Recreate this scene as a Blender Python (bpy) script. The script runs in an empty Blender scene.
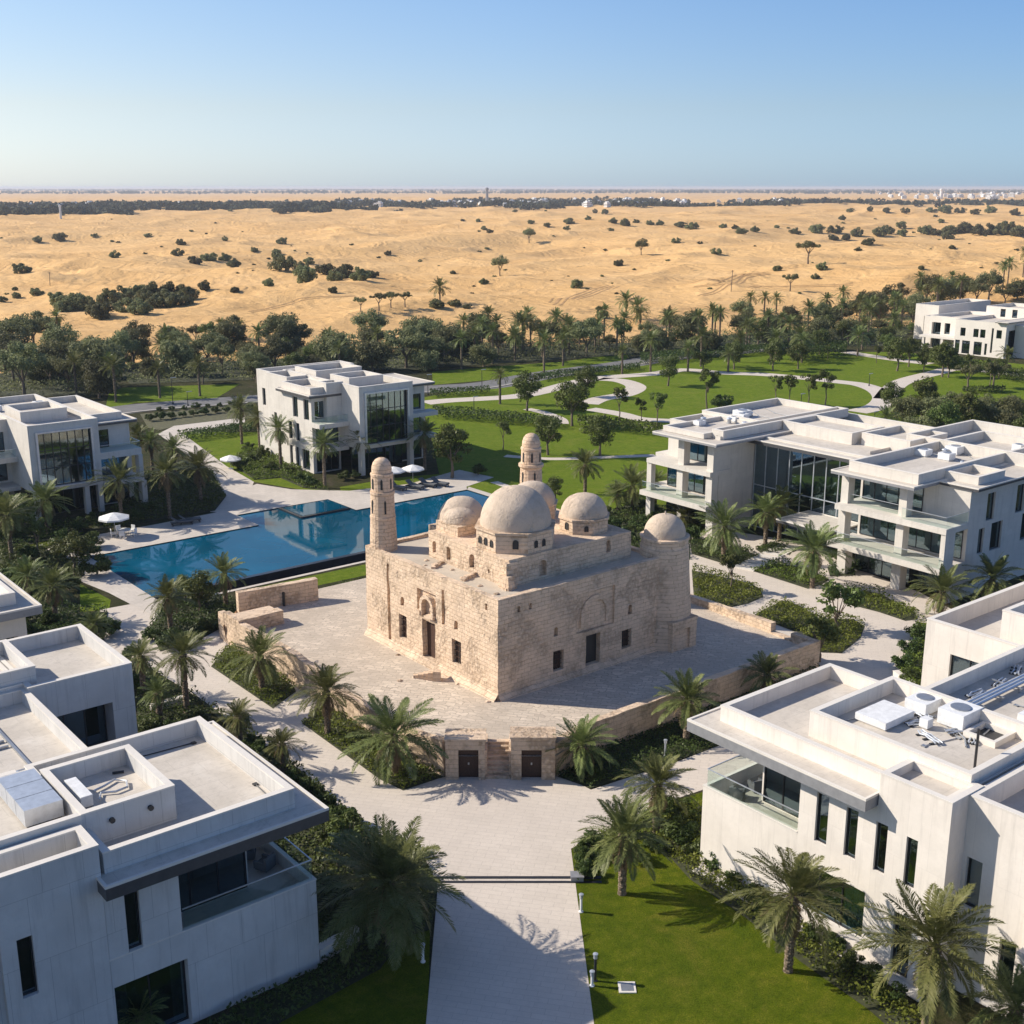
import bpy, bmesh, math, random
import numpy as np
from mathutils import Vector, noise as mnoise
R = math.radians
random.seed(7)
SC = bpy.context.scene
COL = SC.collection

# ------------------------------------------------------------------ camera
HC = 37.6
HEAD = R(51.2)            # camera heading, measured from world +X (buildings are aligned with X / Y)
PITCH = math.atan(325 / 1210)
cam_d = bpy.data.cameras.new("Camera")
cam_d.sensor_width = 36.0
cam_d.lens = 36.0 * 1210 / 1024
cam_d.clip_start = 0.5
cam_d.clip_end = 90000
cam = bpy.data.objects.new("Camera", cam_d)
COL.objects.link(cam)
cam.location = (0, 0, HC)
cam.rotation_euler = (math.pi / 2 - PITCH, 0, HEAD - math.pi / 2)
SC.camera = cam
# ------------------------------------------------------------------ sky, sun, exposure
SUN_EL = R(33.3)
SUN_XY = Vector((-0.655, 0.755)).normalized()
w = bpy.data.worlds.new("World")
SC.world = w
w.use_nodes = True
nt = w.node_tree
sky = nt.nodes.new('ShaderNodeTexSky')
sky.sky_type = 'NISHITA'
sky.sun_disc = False
sky.sun_elevation = SUN_EL
sky.sun_rotation = math.atan2(SUN_XY.x, SUN_XY.y)
sky.altitude = 0
sky.air_density = 1.0
sky.dust_density = 0.3
sky.ozone_density = 3.0
bg = nt.nodes['Background']
# clear-day sky: whiter on the sun's side, deeper blue away from it, pale blue at the horizon
tc = nt.nodes.new('ShaderNodeTexCoord'); sp_ = nt.nodes.new('ShaderNodeSeparateXYZ'); nt.links.new(tc.outputs['Generated'], sp_.inputs[0])
r1 = nt.nodes.new('ShaderNodeValToRGB'); nt.links.new(sp_.outputs[2], r1.inputs[0])
e = r1.color_ramp.elements; e.new(.078); e.new(.137); e.new(.5)
for q, (p_, c_) in zip(e, ((0.0, (.52, .67, 1.0)), (.06, (.62, .64, .74)), (.14, (.62, .67, .76)), (.5, (.66, .68, .74)), (1.0, (.66, .68, .74)))):
    q.position = p_; q.color = (*c_, 1)
dt = nt.nodes.new('ShaderNodeVectorMath'); dt.operation = 'DOT_PRODUCT'; nt.links.new(tc.outputs['Generated'], dt.inputs[0])
dt.inputs[1].default_value = (math.sin(R(51.2)), -math.cos(R(51.2)), 0)
r2 = nt.nodes.new('ShaderNodeValToRGB'); mr = nt.nodes.new('ShaderNodeMapRange')
for k_, v_ in ((1, -.45), (2, .45), (3, 0.), (4, 1.)): mr.inputs[k_].default_value = v_
nt.links.new(dt.outputs['Value'], mr.inputs[0]); nt.links.new(mr.outputs[0], r2.inputs[0])
e = r2.color_ramp.elements; e.new(.5)
for q, (p_, c_) in zip(e, ((0.0, (1.24, 1.08, .97)), (.5, (1.0, 1.0, 1.05)), (1.0, (.66, .79, .95)))):
    q.position = p_; q.color = (*c_, 1)
m1 = nt.nodes.new('ShaderNodeMix'); m1.data_type = 'RGBA'; m1.blend_type = 'MULTIPLY'; m1.inputs[0].default_value = 1
m2 = nt.nodes.new('ShaderNodeMix'); m2.data_type = 'RGBA'; m2.blend_type = 'MULTIPLY'; m2.inputs[0].default_value = 1
nt.links.new(sky.outputs[0], m1.inputs[6]); nt.links.new(r1.outputs[0], m1.inputs[7])
nt.links.new(m1.outputs[2], m2.inputs[6]); nt.links.new(r2.outputs[0], m2.inputs[7])
nt.links.new(m2.outputs[2], bg.inputs[0])
bg.inputs[1].default_value = 0.15
sd = bpy.data.lights.new("Sun", 'SUN')
sd.energy = 5.0
sd.angle = R(0.5)
sd.color = (1.0, 0.915, 0.79)
so = bpy.data.objects.new("Sun", sd)
COL.objects.link(so)
sv = Vector((SUN_XY.x * math.cos(SUN_EL), SUN_XY.y * math.cos(SUN_EL), math.sin(SUN_EL)))
so.rotation_euler = sv.to_track_quat('Z', 'Y').to_euler()
SC.view_settings.view_transform = 'Standard'
SC.view_settings.look = 'None'
SC.view_settings.gamma = 1
SC.view_settings.exposure = 0.34
SC.cycles.max_bounces = 8
SC.cycles.transparent_max_bounces = 12
SC.cycles.volume_bounces = 1

# ------------------------------------------------------------------ helpers
HD = (math.cos(HEAD), math.sin(HEAD))
RT = (math.sin(HEAD), -math.cos(HEAD))
def ray(x, y):
    a = (x - 512) / 1210; b = (512 - y) / 1210
    fw = math.cos(PITCH) + b * math.sin(PITCH); up = -math.sin(PITCH) + b * math.cos(PITCH)
    return HD[0] * fw + RT[0] * a, HD[1] * fw + RT[1] * a, up
def at(x, y, z=0.0):
    """world ground point at height z"""
    r = ray(x, y); t = (z - HC) / r[2]
    return r[0] * t, r[1] * t
def pxm(X, Y):
    """metres per pixel at a ground point"""
    return math.hypot(HC, X * HD[0] + Y * HD[1]) / 1210
ORI = {}
def origin(o):
    return ORI.get(o.name, Vector((0, 0, 0))) if o else Vector((0, 0, 0))
def put(o, parent, loc=None):
    COL.objects.link(o)
    if parent is not None:
        o.parent = parent
    if loc is not None:
        o.location = loc
    return o
def thing(name, label, cat, loc=(0, 0, 0), group=None, rz=0):
    o = bpy.data.objects.new(name, None)
    COL.objects.link(o)
    o.empty_display_size = 0.3
    o.location = loc; o.rotation_euler = (0, 0, rz)
    tag(o, label, cat, group)
    ORI[o.name] = Vector(loc)
    return o
def tag(o, label, cat, group=None):
    o['label'] = label; o['category'] = cat
    if group: o['group'] = group
    return o
class MB:
    def __init__(s): s.v = []; s.f = []
    def quad(s, *p):
        i = len(s.v); s.v += [tuple(q) for q in p]; s.f.append(tuple(range(i, i + len(p))))
    def box(s, x0, x1, y0, y1, z0, z1):
        i = len(s.v)
        s.v += [(x0, y0, z0), (x1, y0, z0), (x1, y1, z0), (x0, y1, z0), (x0, y0, z1), (x1, y0, z1), (x1, y1, z1), (x0, y1, z1)]
        s.f += [(i, i + 3, i + 2, i + 1), (i + 4, i + 5, i + 6, i + 7), (i, i + 1, i + 5, i + 4), (i + 1, i + 2, i + 6, i + 5), (i + 2, i + 3, i + 7, i + 6), (i + 3, i, i + 4, i + 7)]
    def obox(s, c, hx, hy, z0, z1, a):
        ca, sa = math.cos(a), math.sin(a); i = len(s.v)
        for z in (z0, z1):
            for sx, sy in ((-1, -1), (1, -1), (1, 1), (-1, 1)):
                s.v.append((c[0] + sx * hx * ca - sy * hy * sa, c[1] + sx * hx * sa + sy * hy * ca, z))
        s.f += [(i, i + 3, i + 2, i + 1), (i + 4, i + 5, i + 6, i + 7), (i, i + 1, i + 5, i + 4), (i + 1, i + 2, i + 6, i + 5), (i + 2, i + 3, i + 7, i + 6), (i + 3, i, i + 4, i + 7)]
    def prism(s, poly, z0, z1):
        n = len(poly); i = len(s.v)
        s.v += [(p[0], p[1], z0) for p in poly] + [(p[0], p[1], z1) for p in poly]
        s.f.append(tuple(range(i + n, i + 2 * n)))
        for k in range(n):
            j = (k + 1) % n
            s.f.append((i + k, i + j, i + n + j, i + n + k))
    def tube(s, pts, rad, n=8, cap=True):
        i = len(s.v); m = len(pts)
        for k, p in enumerate(pts):
            a = Vector(pts[max(k - 1, 0)]); b = Vector(pts[min(k + 1, m - 1)])
            d = (b - a).normalized()
            x = d.orthogonal().normalized() if abs(d.z) < .9 else Vector((1, 0, 0)).cross(d).normalized()
            y = d.cross(x)
            r = rad[k] if hasattr(rad, '__len__') else rad
            for q in range(n):
                t = 2 * math.pi * q / n
                s.v.append(tuple(Vector(p) + x * (r * math.cos(t)) + y * (r * math.sin(t))))
        for k in range(m - 1):
            for q in range(n):
                r_ = (q + 1) % n
                s.f.append((i + k * n + q, i + k * n + r_, i + (k + 1) * n + r_, i + (k + 1) * n + q))
        if cap:
            s.f.append(tuple(i + q for q in range(n))); s.f.append(tuple(i + (m - 1) * n + q for q in range(n)))
    def lathe(s, cx, cy, prof, n=24, a0=0.0):
        i = len(s.v); m = len(prof)
        for r, z in prof:
            for q in range(n):
                t = a0 + 2 * math.pi * q / n
                s.v.append((cx + r * math.cos(t), cy + r * math.sin(t), z))
        for k in range(m - 1):
            for q in range(n):
                r_ = (q + 1) % n
                s.f.append((i + k * n + q, i + k * n + r_, i + (k + 1) * n + r_, i + (k + 1) * n + q))
        s.f.append(tuple(i + (m - 1) * n + q for q in range(n)))
    def build(s, name, mat, parent=None, smooth=False, jit=0.0, loc=None):
        o_ = origin(parent) if loc is None else Vector(loc)
        vs = s.v
        if jit:
            out = []
            for p in vs:
                d = mnoise.noise_vector(Vector(p) * 0.8) * jit + mnoise.noise_vector(Vector(p) * 2.3) * jit * .5
                out.append((p[0] + d.x, p[1] + d.y, p[2] + d.z * .7))
            vs = out
        me = bpy.data.meshes.new(name)
        me.from_pydata([(p[0] - o_.x, p[1] - o_.y, p[2] - o_.z) for p in vs], [], s.f)
        me.materials.append(mat)
        if smooth:
            me.polygons.foreach_set('use_smooth', [True] * len(me.polygons))
        me.update()
        o = bpy.data.objects.new(name, me)
        put(o, parent)
        if loc is not None: o.location = loc
        ORI[o.name] = o_
        return o
def quads_mesh(name, V, mat, nq=4):
    """mesh of separate quads from an (M*nq, 3) array"""
    V = np.asarray(V, dtype=np.float32).reshape(-1, 3)
    n = len(V); m = n // nq
    me = bpy.data.meshes.new(name)
    me.vertices.add(n); me.vertices.foreach_set('co', V.ravel())
    me.loops.add(n); me.loops.foreach_set('vertex_index', np.arange(n, dtype=np.int32))
    me.polygons.add(m)
    me.polygons.foreach_set('loop_start', np.arange(0, n, nq, dtype=np.int32))
    me.polygons.foreach_set('loop_total', np.full(m, nq, dtype=np.int32))
    me.materials.append(mat)
    me.update(calc_edges=True)
    return me
def kind(o, k):
    o['kind'] = k
    return o
# numpy value noise
def _h(ix, iy, s):
    n = (ix.astype(np.int64) * 374761393 + iy.astype(np.int64) * 668265263 + s * 974634777) & 0x7fffffff
    n = ((n ^ (n >> 13)) * 1274126177) & 0x7fffffff
    return ((n ^ (n >> 16)) & 0xffff) / 65535.0
def vnoise(x, y, s=0):
    x = np.asarray(x, float); y = np.asarray(y, float)
    ix = np.floor(x); iy = np.floor(y); fx = x - ix; fy = y - iy
    fx = fx * fx * fx * (fx * (fx * 6 - 15) + 10); fy = fy * fy * fy * (fy * (fy * 6 - 15) + 10)
    a = _h(ix, iy, s); b = _h(ix + 1, iy, s); c = _h(ix, iy + 1, s); d = _h(ix + 1, iy + 1, s)
    return (a * (1 - fx) + b * fx) * (1 - fy) + (c * (1 - fx) + d * fx) * fy
def sstep(a, b, x):
    t = np.clip((x - a) / (b - a), 0, 1); return t * t * (3 - 2 * t)

# ------------------------------------------------------------------ materials
def mat_new(name):
    m = bpy.data.materials.new(name); m.use_nodes = True
    t = m.node_tree; b = t.nodes['Principled BSDF']
    return m, t, b
def N(t, typ, **k):
    n = t.nodes.new(typ)
    for a, v in k.items(): setattr(n, a, v)
    return n
def noise_n(t, vec, scale, detail=4, rough=.6, dist=0.0):
    n = N(t, 'ShaderNodeTexNoise')
    n.inputs['Scale'].default_value = scale; n.inputs['Detail'].default_value = detail
    n.inputs['Roughness'].default_value = rough; n.inputs['Distortion'].default_value = dist
    if vec is not None: t.links.new(vec, n.inputs['Vector'])
    return n.outputs['Fac']
def ramp(t, fac, stops):
    r = N(t, 'ShaderNodeValToRGB'); e = r.color_ramp.elements
    while len(e) < len(stops): e.new(.5)
    for q, (p, c) in zip(e, stops):
        q.position = p; q.color = (*c, 1) if len(c) == 3 else c
    t.links.new(fac, r.inputs[0]); return r.outputs[0]
def mix(t, fac, a, b, mode='MIX'):
    m = N(t, 'ShaderNodeMix', data_type='RGBA', blend_type=mode)
    for k, v in ((0, fac), (6, a), (7, b)):
        if isinstance(v, (int, float)): m.inputs[k].default_value = v
        elif isinstance(v, tuple): m.inputs[k].default_value = (*v, 1)
        else: t.links.new(v, m.inputs[k])
    return m.outputs[2]
def math_n(t, op, a, b=0.0):
    m = N(t, 'ShaderNodeMath', operation=op)
    for k, v in ((0, a), (1, b)):
        if isinstance(v, (int, float)): m.inputs[k].default_value = v
        else: t.links.new(v, m.inputs[k])
    return m.outputs[0]
def bump(t, b, h, strength, dist):
    n = N(t, 'ShaderNodeBump'); n.inputs['Strength'].default_value = strength; n.inputs['Distance'].default_value = dist
    t.links.new(h, n.inputs['Height']); t.links.new(n.outputs[0], b.inputs['Normal'])
def pos(t): return N(t, 'ShaderNodeNewGeometry').outputs['Position']
def wallvec(t, p):
    """(x+y, z, 0): a running coordinate for axis-aligned walls"""
    s = N(t, 'ShaderNodeSeparateXYZ'); t.links.new(p, s.inputs[0])
    c = N(t, 'ShaderNodeCombineXYZ')
    t.links.new(math_n(t, 'ADD', s.outputs[0], s.outputs[1]), c.inputs[0]); t.links.new(s.outputs[2], c.inputs[1])
    return c.outputs[0]
def brick(t, vec, w_, h_, mort, c1, c2, cm, off=.5, bias=0.0):
    b = N(t, 'ShaderNodeTexBrick'); b.offset = off
    b.inputs['Scale'].default_value = 1.0; b.inputs['Brick Width'].default_value = w_; b.inputs['Row Height'].default_value = h_
    b.inputs['Mortar Size'].default_value = mort; b.inputs['Mortar Smooth'].default_value = .3; b.inputs['Bias'].default_value = bias
    b.inputs['Color1'].default_value = (*c1, 1); b.inputs['Color2'].default_value = (*c2, 1); b.inputs['Mortar'].default_value = (*cm, 1)
    t.links.new(vec, b.inputs['Vector']); return b
def warp(t, vec, scale, amt):
    n = N(t, 'ShaderNodeTexNoise'); n.inputs['Scale'].default_value = scale; n.inputs['Detail'].default_value = 2
    t.links.new(vec, n.inputs['Vector'])
    s = N(t, 'ShaderNodeVectorMath', operation='MULTIPLY_ADD')
    t.links.new(n.outputs['Color'], s.inputs[0]); s.inputs[1].default_value = (amt,) * 3; t.links.new(vec, s.inputs[2])
    return s.outputs[0]
def plain(name, col, rough=.6, metal=0.0, var=.12, scale=3.0):
    m, t, b = mat_new(name)
    n = noise_n(t, pos(t), scale, 5)
    lo = tuple(c * (1 - var) for c in col); hi = tuple(min(1, c * (1 + var)) for c in col)
    t.links.new(ramp(t, n, [(.3, lo), (.7, hi)]), b.inputs['Base Color'])
    b.inputs['Roughness'].default_value = rough; b.inputs['Metallic'].default_value = metal
    return m
M = {}
def plaster(name, col, joints=None, var=.06, stain=.16):
    m, t, b = mat_new(name); p = pos(t)
    a = noise_n(t, p, .5, 6, .65); c = noise_n(t, p, 4.0, 5, .6)
    wv = wallvec(t, p)
    mp = N(t, 'ShaderNodeMapping'); mp.inputs['Scale'].default_value = (2.2, .16, 1); t.links.new(wv, mp.inputs[0])
    st = noise_n(t, mp.outputs[0], 1.0, 5, .7)
    base = ramp(t, a, [(.3, tuple(x * (1 - var) for x in col)), (.7, tuple(min(1, x * (1 + var)) for x in col))])
    base = mix(t, ramp(t, st, [(.52, (0, 0, 0)), (.8, (stain * 2,) * 3)]), base, tuple(x * .62 for x in col))
    base = mix(t, ramp(t, c, [(.42, (0, 0, 0)), (.75, (.4,) * 3)]), base, tuple(x * .8 for x in col))
    if joints:
        br = brick(t, wv, joints[0], joints[1], .010, (1, 1, 1), (.95, .95, .95), (joints[3],) * 3, off=joints[2])
        base = mix(t, 1.0, base, br.outputs[0], 'MULTIPLY')
    t.links.new(base, b.inputs['Base Color'])
    b.inputs['Roughness'].default_value = .85; b.inputs['Specular IOR Level'].default_value = .25
    bump(t, b, noise_n(t, p, 9, 6, .7), .25, .03)
    return m
M['render'] = plaster('warm white render', (.72, .665, .59))
M['panel'] = plaster('cast concrete panel', (.60, .585, .56), (1.75, 3.1, .37, .6), stain=.42, var=.1)
M['panelw'] = plaster('pale wall panel', (.76, .70, .63), (1.2, 6.4, .5, .84), stain=.34, var=.08)
M['render2'] = plaster('pale stone cladding', (.66, .615, .55), (1.2, .6, .5, .88), var=.08, stain=.34)
def roofmat():
    m, t, b = mat_new('roof membrane'); p = pos(t)
    a = noise_n(t, p, .35, 6, .6, .6); c = noise_n(t, p, 2.5, 6, .7)
    br = brick(t, p, 2.4, 1.2, .015, (1, 1, 1), (.94, .94, .94), (.8, .8, .8))
    col = ramp(t, a, [(.3, (.50, .45, .385)), (.55, (.585, .53, .46)), (.75, (.66, .61, .54))])
    col = mix(t, ramp(t, c, [(.50, (0, 0, 0)), (.76, (.7,) * 3)]), col, (.40, .36, .31))
    dr = noise_n(t, p, .9, 7, .7, 1.2)
    col = mix(t, ramp(t, dr, [(.58, (0, 0, 0)), (.70, (.55,) * 3)]), col, (.36, .33, .29))
    t.links.new(mix(t, 1.0, col, br.outputs[0], 'MULTIPLY'), b.inputs['Base Color'])
    b.inputs['Roughness'].default_value = .9
    bump(t, b, c, .2, .03); return m
M['roof'] = roofmat()
M['coping'] = plaster('coping', (.70, .655, .59), stain=.05)
M['fascia'] = plain('dark metal fascia', (.085, .085, .09), .45, .3)
M['greymetal'] = plain('grey canopy metal', (.28, .28, .29), .5, .2)
M['steel'] = plain('galvanised steel', (.42, .43, .44), .42, .7)
M['white'] = plain('white paint', (.74, .74, .73), .5)
M['frame'] = plain('window frame', (.035, .036, .04), .4, .3)
M['palemetal'] = plain('pale metal frame', (.55, .58, .62), .35, .5)
M['wood'] = plain('dark wood', (.065, .032, .02), .6, 0, .35, 12)
M['black'] = plain('black for dark openings', (.03, .03, .03), .7)  # flat black standing in for the shade inside openings, slots and slits
M['fabricw'] = plain('white canvas', (.78, .77, .74), .8)
M['fabricg'] = plain('grey fabric', (.12, .125, .13), .9)
def glassmat(name, col, rough=.03):
    m, t, b = mat_new(name)
    b.inputs['Base Color'].default_value = (*col, 1); b.inputs['Roughness'].default_value = rough
    b.inputs['IOR'].default_value = 1.75
    n = noise_n(t, pos(t), .6, 2); bump(t, b, n, .06, .05); return m
def tintglass():
    m, t, b = mat_new('tinted window glass')
    tr = N(t, 'ShaderNodeBsdfTransparent'); tr.inputs[0].default_value = (.36, .48, .52, 1)
    gl = N(t, 'ShaderNodeBsdfGlossy'); gl.inputs['Roughness'].default_value = .03; gl.inputs[0].default_value = (.72, .90, 1, 1)
    fr = N(t, 'ShaderNodeLayerWeight'); fr.inputs[0].default_value = .3
    mx = N(t, 'ShaderNodeMixShader'); t.links.new(math_n(t, 'ADD', math_n(t, 'MULTIPLY', fr.outputs['Facing'], .4), .16), mx.inputs[0])
    t.links.new(tr.outputs[0], mx.inputs[1]); t.links.new(gl.outputs[0], mx.inputs[2])
    t.links.new(mx.outputs[0], t.nodes['Material Output'].inputs[0]); return m
M['tint'] = tintglass()
M['curtain'] = plain('curtain fabric', (.42, .40, .36), .9)
M['room'] = plain('dimness painted on window backing', (.03, .045, .052), .6, 0, .5, .5)  # window backing panel: the unlit room is painted as a dark colour
M['roomblue'] = plain('blue painted window backing', (.012, .06, .085), .5, 0, .4, .5)  # blue of the panes and room gloom both put into the panel colour
M['glass'] = glassmat('window glass', (.012, .02, .024))
M['glassb'] = glassmat('blue curtain glass', (.012, .035, .05))
def clear():
    m, t, b = mat_new('balustrade glass')
    tr = N(t, 'ShaderNodeBsdfTransparent'); tr.inputs[0].default_value = (.93, .97, .955, 1)
    gl = N(t, 'ShaderNodeBsdfGlossy'); gl.inputs['Roughness'].default_value = .03; gl.inputs[0].default_value = (.9, 1, .97, 1)
    fr = N(t, 'ShaderNodeLayerWeight'); fr.inputs[0].default_value = .25
    mx = N(t, 'ShaderNodeMixShader'); t.links.new(math_n(t, 'ADD', math_n(t, 'MULTIPLY', fr.outputs['Facing'], .22), .03), mx.inputs[0])
    t.links.new(tr.outputs[0], mx.inputs[1]); t.links.new(gl.outputs[0], mx.inputs[2])
    t.links.new(mx.outputs[0], t.nodes['Material Output'].inputs[0]); return m
M['clear'] = clear()
def stone(name, tone=(1, 1, 1), rub=.5, bw=.62, bh=.3, dome=False):
    m, t, b = mat_new(name); p = pos(t)
    wv = warp(t, wallvec(t, p) if not dome else p, 1.1, .22)
    k = lambda c: tuple(c[i] * tone[i] for i in range(3))
    br = brick(t, wv, bw, bh, .022, k((.77, .585, .42)), k((.64, .48, .335)), k((.43, .31, .21)) if not dome else k((.70, .54, .385)), .43)
    big = noise_n(t, p, .32, 7, .7, .5); mid = noise_n(t, p, 1.3, 8, .75, .3); fine = noise_n(t, p, 7, 6, .7)
    pl = k((.80, .62, .458))
    plm = ramp(t, mid, [(.40, (.05,) * 3), (.60, (.62,) * 3)])
    col = mix(t, plm, br.outputs[0], pl)
    col = mix(t, ramp(t, big, [(.30, (.6,) * 3), (.45, (0, 0, 0))]), col, k((.50, .385, .28)))
    mp = N(t, 'ShaderNodeMapping'); mp.inputs['Scale'].default_value = (1.3, .18, 1); t.links.new(wallvec(t, p), mp.inputs[0])
    st = noise_n(t, mp.outputs[0], 1.0, 6, .7)
    col = mix(t, ramp(t, st, [(.55, (0, 0, 0)), (.8, (.5,) * 3)]), col, k((.42, .32, .235)))
    vo = N(t, 'ShaderNodeTexVoronoi'); vo.inputs['Scale'].default_value = 3.2; t.links.new(warp(t, p, 2, .3), vo.inputs['Vector'])
    rb = ramp(t, noise_n(t, p, .45, 4, .6, .2), [(.60 - .12 * rub, (0, 0, 0)), (.68 - .1 * rub, (1, 1, 1))])
    cc = ramp(t, vo.outputs['Distance'], [(.05, k((.70, .57, .43))), (.55, k((.26, .19, .13)))])
    col = mix(t, math_n(t, 'MULTIPLY', rb, .55 * rub), col, cc)
    col = mix(t, ramp(t, fine, [(.58, (0, 0, 0)), (.75, (.55,) * 3)]), col, k((.30, .22, .155)))
    t.links.new(col, b.inputs['Base Color'])
    b.inputs['Roughness'].default_value = .95; b.inputs['Specular IOR Level'].default_value = .15
    h = math_n(t, 'ADD', math_n(t, 'MULTIPLY', br.outputs['Fac'], -.5), math_n(t, 'ADD', math_n(t, 'MULTIPLY', fine, .9), math_n(t, 'MULTIPLY', mid, 1.2)))
    h = math_n(t, 'ADD', h, math_n(t, 'MULTIPLY', math_n(t, 'MULTIPLY', vo.outputs['Distance'], rb), -1.2))
    bump(t, b, h, .8, .09)
    return m
M['stone'] = stone('old coursed limestone', rub=.8)
M['stonew'] = stone('rubble retaining stone', (1.0, 1.0, 1.0), rub=1.0, bw=.7, bh=.32)
M['plasterdome'] = stone('lime washed dome', (.80, .85, .92), rub=.3, bw=3.1, bh=2.3, dome=True)
M['minaret'] = stone('minaret stone', (1.0, .97, .95), rub=.3, bw=.5, bh=.3)
def paver(name, c, w_, h_, wob, var, mort=.02, rough=.85, rot=0.0, dark=.2):
    m, t, b = mat_new(name); p = pos(t)
    if rot:
        mp = N(t, 'ShaderNodeMapping'); mp.inputs['Rotation'].default_value = (0, 0, rot); t.links.new(p, mp.inputs[0]); q = mp.outputs[0]
    else: q = p
    v = warp(t, q, 1.2, wob) if wob else q
    br = brick(t, v, w_, h_, mort, tuple(x * (1 + var) for x in c), tuple(x * (1 - var) for x in c), tuple(x * .62 for x in c), .5)
    a = noise_n(t, p, .25, 6, .7, .4); f = noise_n(t, p, 3.5, 6, .75)
    col = mix(t, ramp(t, a, [(.38, (dark * 2.2,) * 3), (.6, (0, 0, 0))]), br.outputs[0], tuple(x * .72 for x in c))
    col = mix(t, ramp(t, f, [(.5, (0, 0, 0)), (.75, (.5,) * 3)]), col, tuple(x * .74 for x in c))
    t.links.new(col, b.inputs['Base Color']); b.inputs['Roughness'].default_value = rough
    b.inputs['Specular IOR Level'].default_value = .2
    bump(t, b, math_n(t, 'ADD', math_n(t, 'MULTIPLY', br.outputs['Fac'], -.6), f), .35, .04)
    return m
M['pave'] = paver('pale stone paving', (.63, .555, .475), 1.2, .4, .0, .025, .008, rot=R(51.2), dark=.12)
M['deck'] = paver('pool deck stone', (.60, .535, .46), .9, .9, 0, .04, .012)
M['court'] = paver('worn courtyard flagstones', (.62, .525, .42), .78, .42, .95, .15, .035, .95, R(52), .34)
M['asphalt'] = plain('asphalt', (.16, .155, .15), .9, 0, .2, .6)
M['kerb'] = plain('kerb stone', (.5, .46, .4), .85, 0, .12, 2)
def lawnmat(name, c0, c1, c2):
    m, t, b = mat_new(name); p = pos(t)
    a = noise_n(t, p, .16, 6, .65, .4); c = noise_n(t, p, 1.1, 7, .78); f = noise_n(t, p, 14, 4, .8)
    col = ramp(t, c, [(.34, c0), (.5, c1), (.66, c2)])
    col = mix(t, ramp(t, a, [(.35, (.5,) * 3), (.6, (0, 0, 0))]), col, c0)
    dry = noise_n(t, p, .35, 6, .7, .8)
    col = mix(t, ramp(t, dry, [(.52, (0, 0, 0)), (.74, (.7,) * 3)]), col, (c2[0] * 1.15, c2[1] * .98, c2[2] * 1.6))
    col = mix(t, ramp(t, f, [(.35, (.75,) * 3), (.6, (0, 0, 0))]), col, tuple(x * .35 for x in c0))
    t.links.new(col, b.inputs['Base Color']); b.inputs['Roughness'].default_value = .95; b.inputs['Specular IOR Level'].default_value = .1
    bump(t, b, math_n(t, 'ADD', f, c), 1.0, .12); return m
M['lawn'] = lawnmat('mown lawn', (.085, .13, .005), (.145, .185, .007), (.24, .24, .022))
M['park'] = lawnmat('park lawn', (.13, .20, .012), (.185, .26, .018), (.27, .31, .035))
M['soil'] = lawnmat('planted soil', (.035, .045, .012), (.075, .072, .030), (.14, .115, .065))
def sandmat():
    m, t, b = mat_new('desert sand'); p = pos(t)
    a = noise_n(t, p, .004, 5, .6, .5); c = noise_n(t, p, .03, 7, .65, .8); f = noise_n(t, p, .35, 8, .75)
    col = ramp(t, c, [(.3, (.53, .31, .125)), (.5, (.69, .425, .18)), (.7, (.77, .495, .23))])
    col = mix(t, ramp(t, a, [(.35, (0, 0, 0)), (.7, (.6,) * 3)]), col, (.68, .44, .20))
    s2 = N(t, 'ShaderNodeSeparateXYZ'); t.links.new(p, s2.inputs[0])
    spot = noise_n(t, p, .11, 3, .6, .2)
    spa = math_n(t, 'MULTIPLY', ramp(t, spot, [(.60, (0, 0, 0)), (.68, (1, 1, 1))]), ramp(t, f, [(.45, (0, 0, 0)), (.6, (1, 1, 1))]))
    col = mix(t, math_n(t, 'MULTIPLY', spa, .7), col, (.17, .115, .06))
    mp = N(t, 'ShaderNodeMapping'); mp.inputs['Scale'].default_value = (.012, .004, 1); mp.inputs['Rotation'].default_value = (0, 0, R(35)); t.links.new(p, mp.inputs[0])
    streak = noise_n(t, mp.outputs[0], 1.0, 6, .7, 1.0)
    col = mix(t, ramp(t, streak, [(.55, (0, 0, 0)), (.72, (.35,) * 3)]), col, (.33, .215, .115))
    t.links.new(col, b.inputs['Base Color']); b.inputs['Roughness'].default_value = 1.0; b.inputs['Specular IOR Level'].default_value = .1
    wv = N(t, 'ShaderNodeTexWave'); wv.inputs['Scale'].default_value = .05; wv.inputs['Distortion'].default_value = 16; wv.inputs['Detail'].default_value = 4; wv.inputs['Detail Scale'].default_value = 1.2
    t.links.new(p, wv.inputs['Vector'])
    bump(t, b, math_n(t, 'ADD', math_n(t, 'MULTIPLY', wv.outputs['Fac'], .22), math_n(t, 'ADD', math_n(t, 'MULTIPLY', f, .6), math_n(t, 'MULTIPLY', c, 2.0))), .8, 1.0)
    return m
M['sand'] = sandmat()
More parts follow.
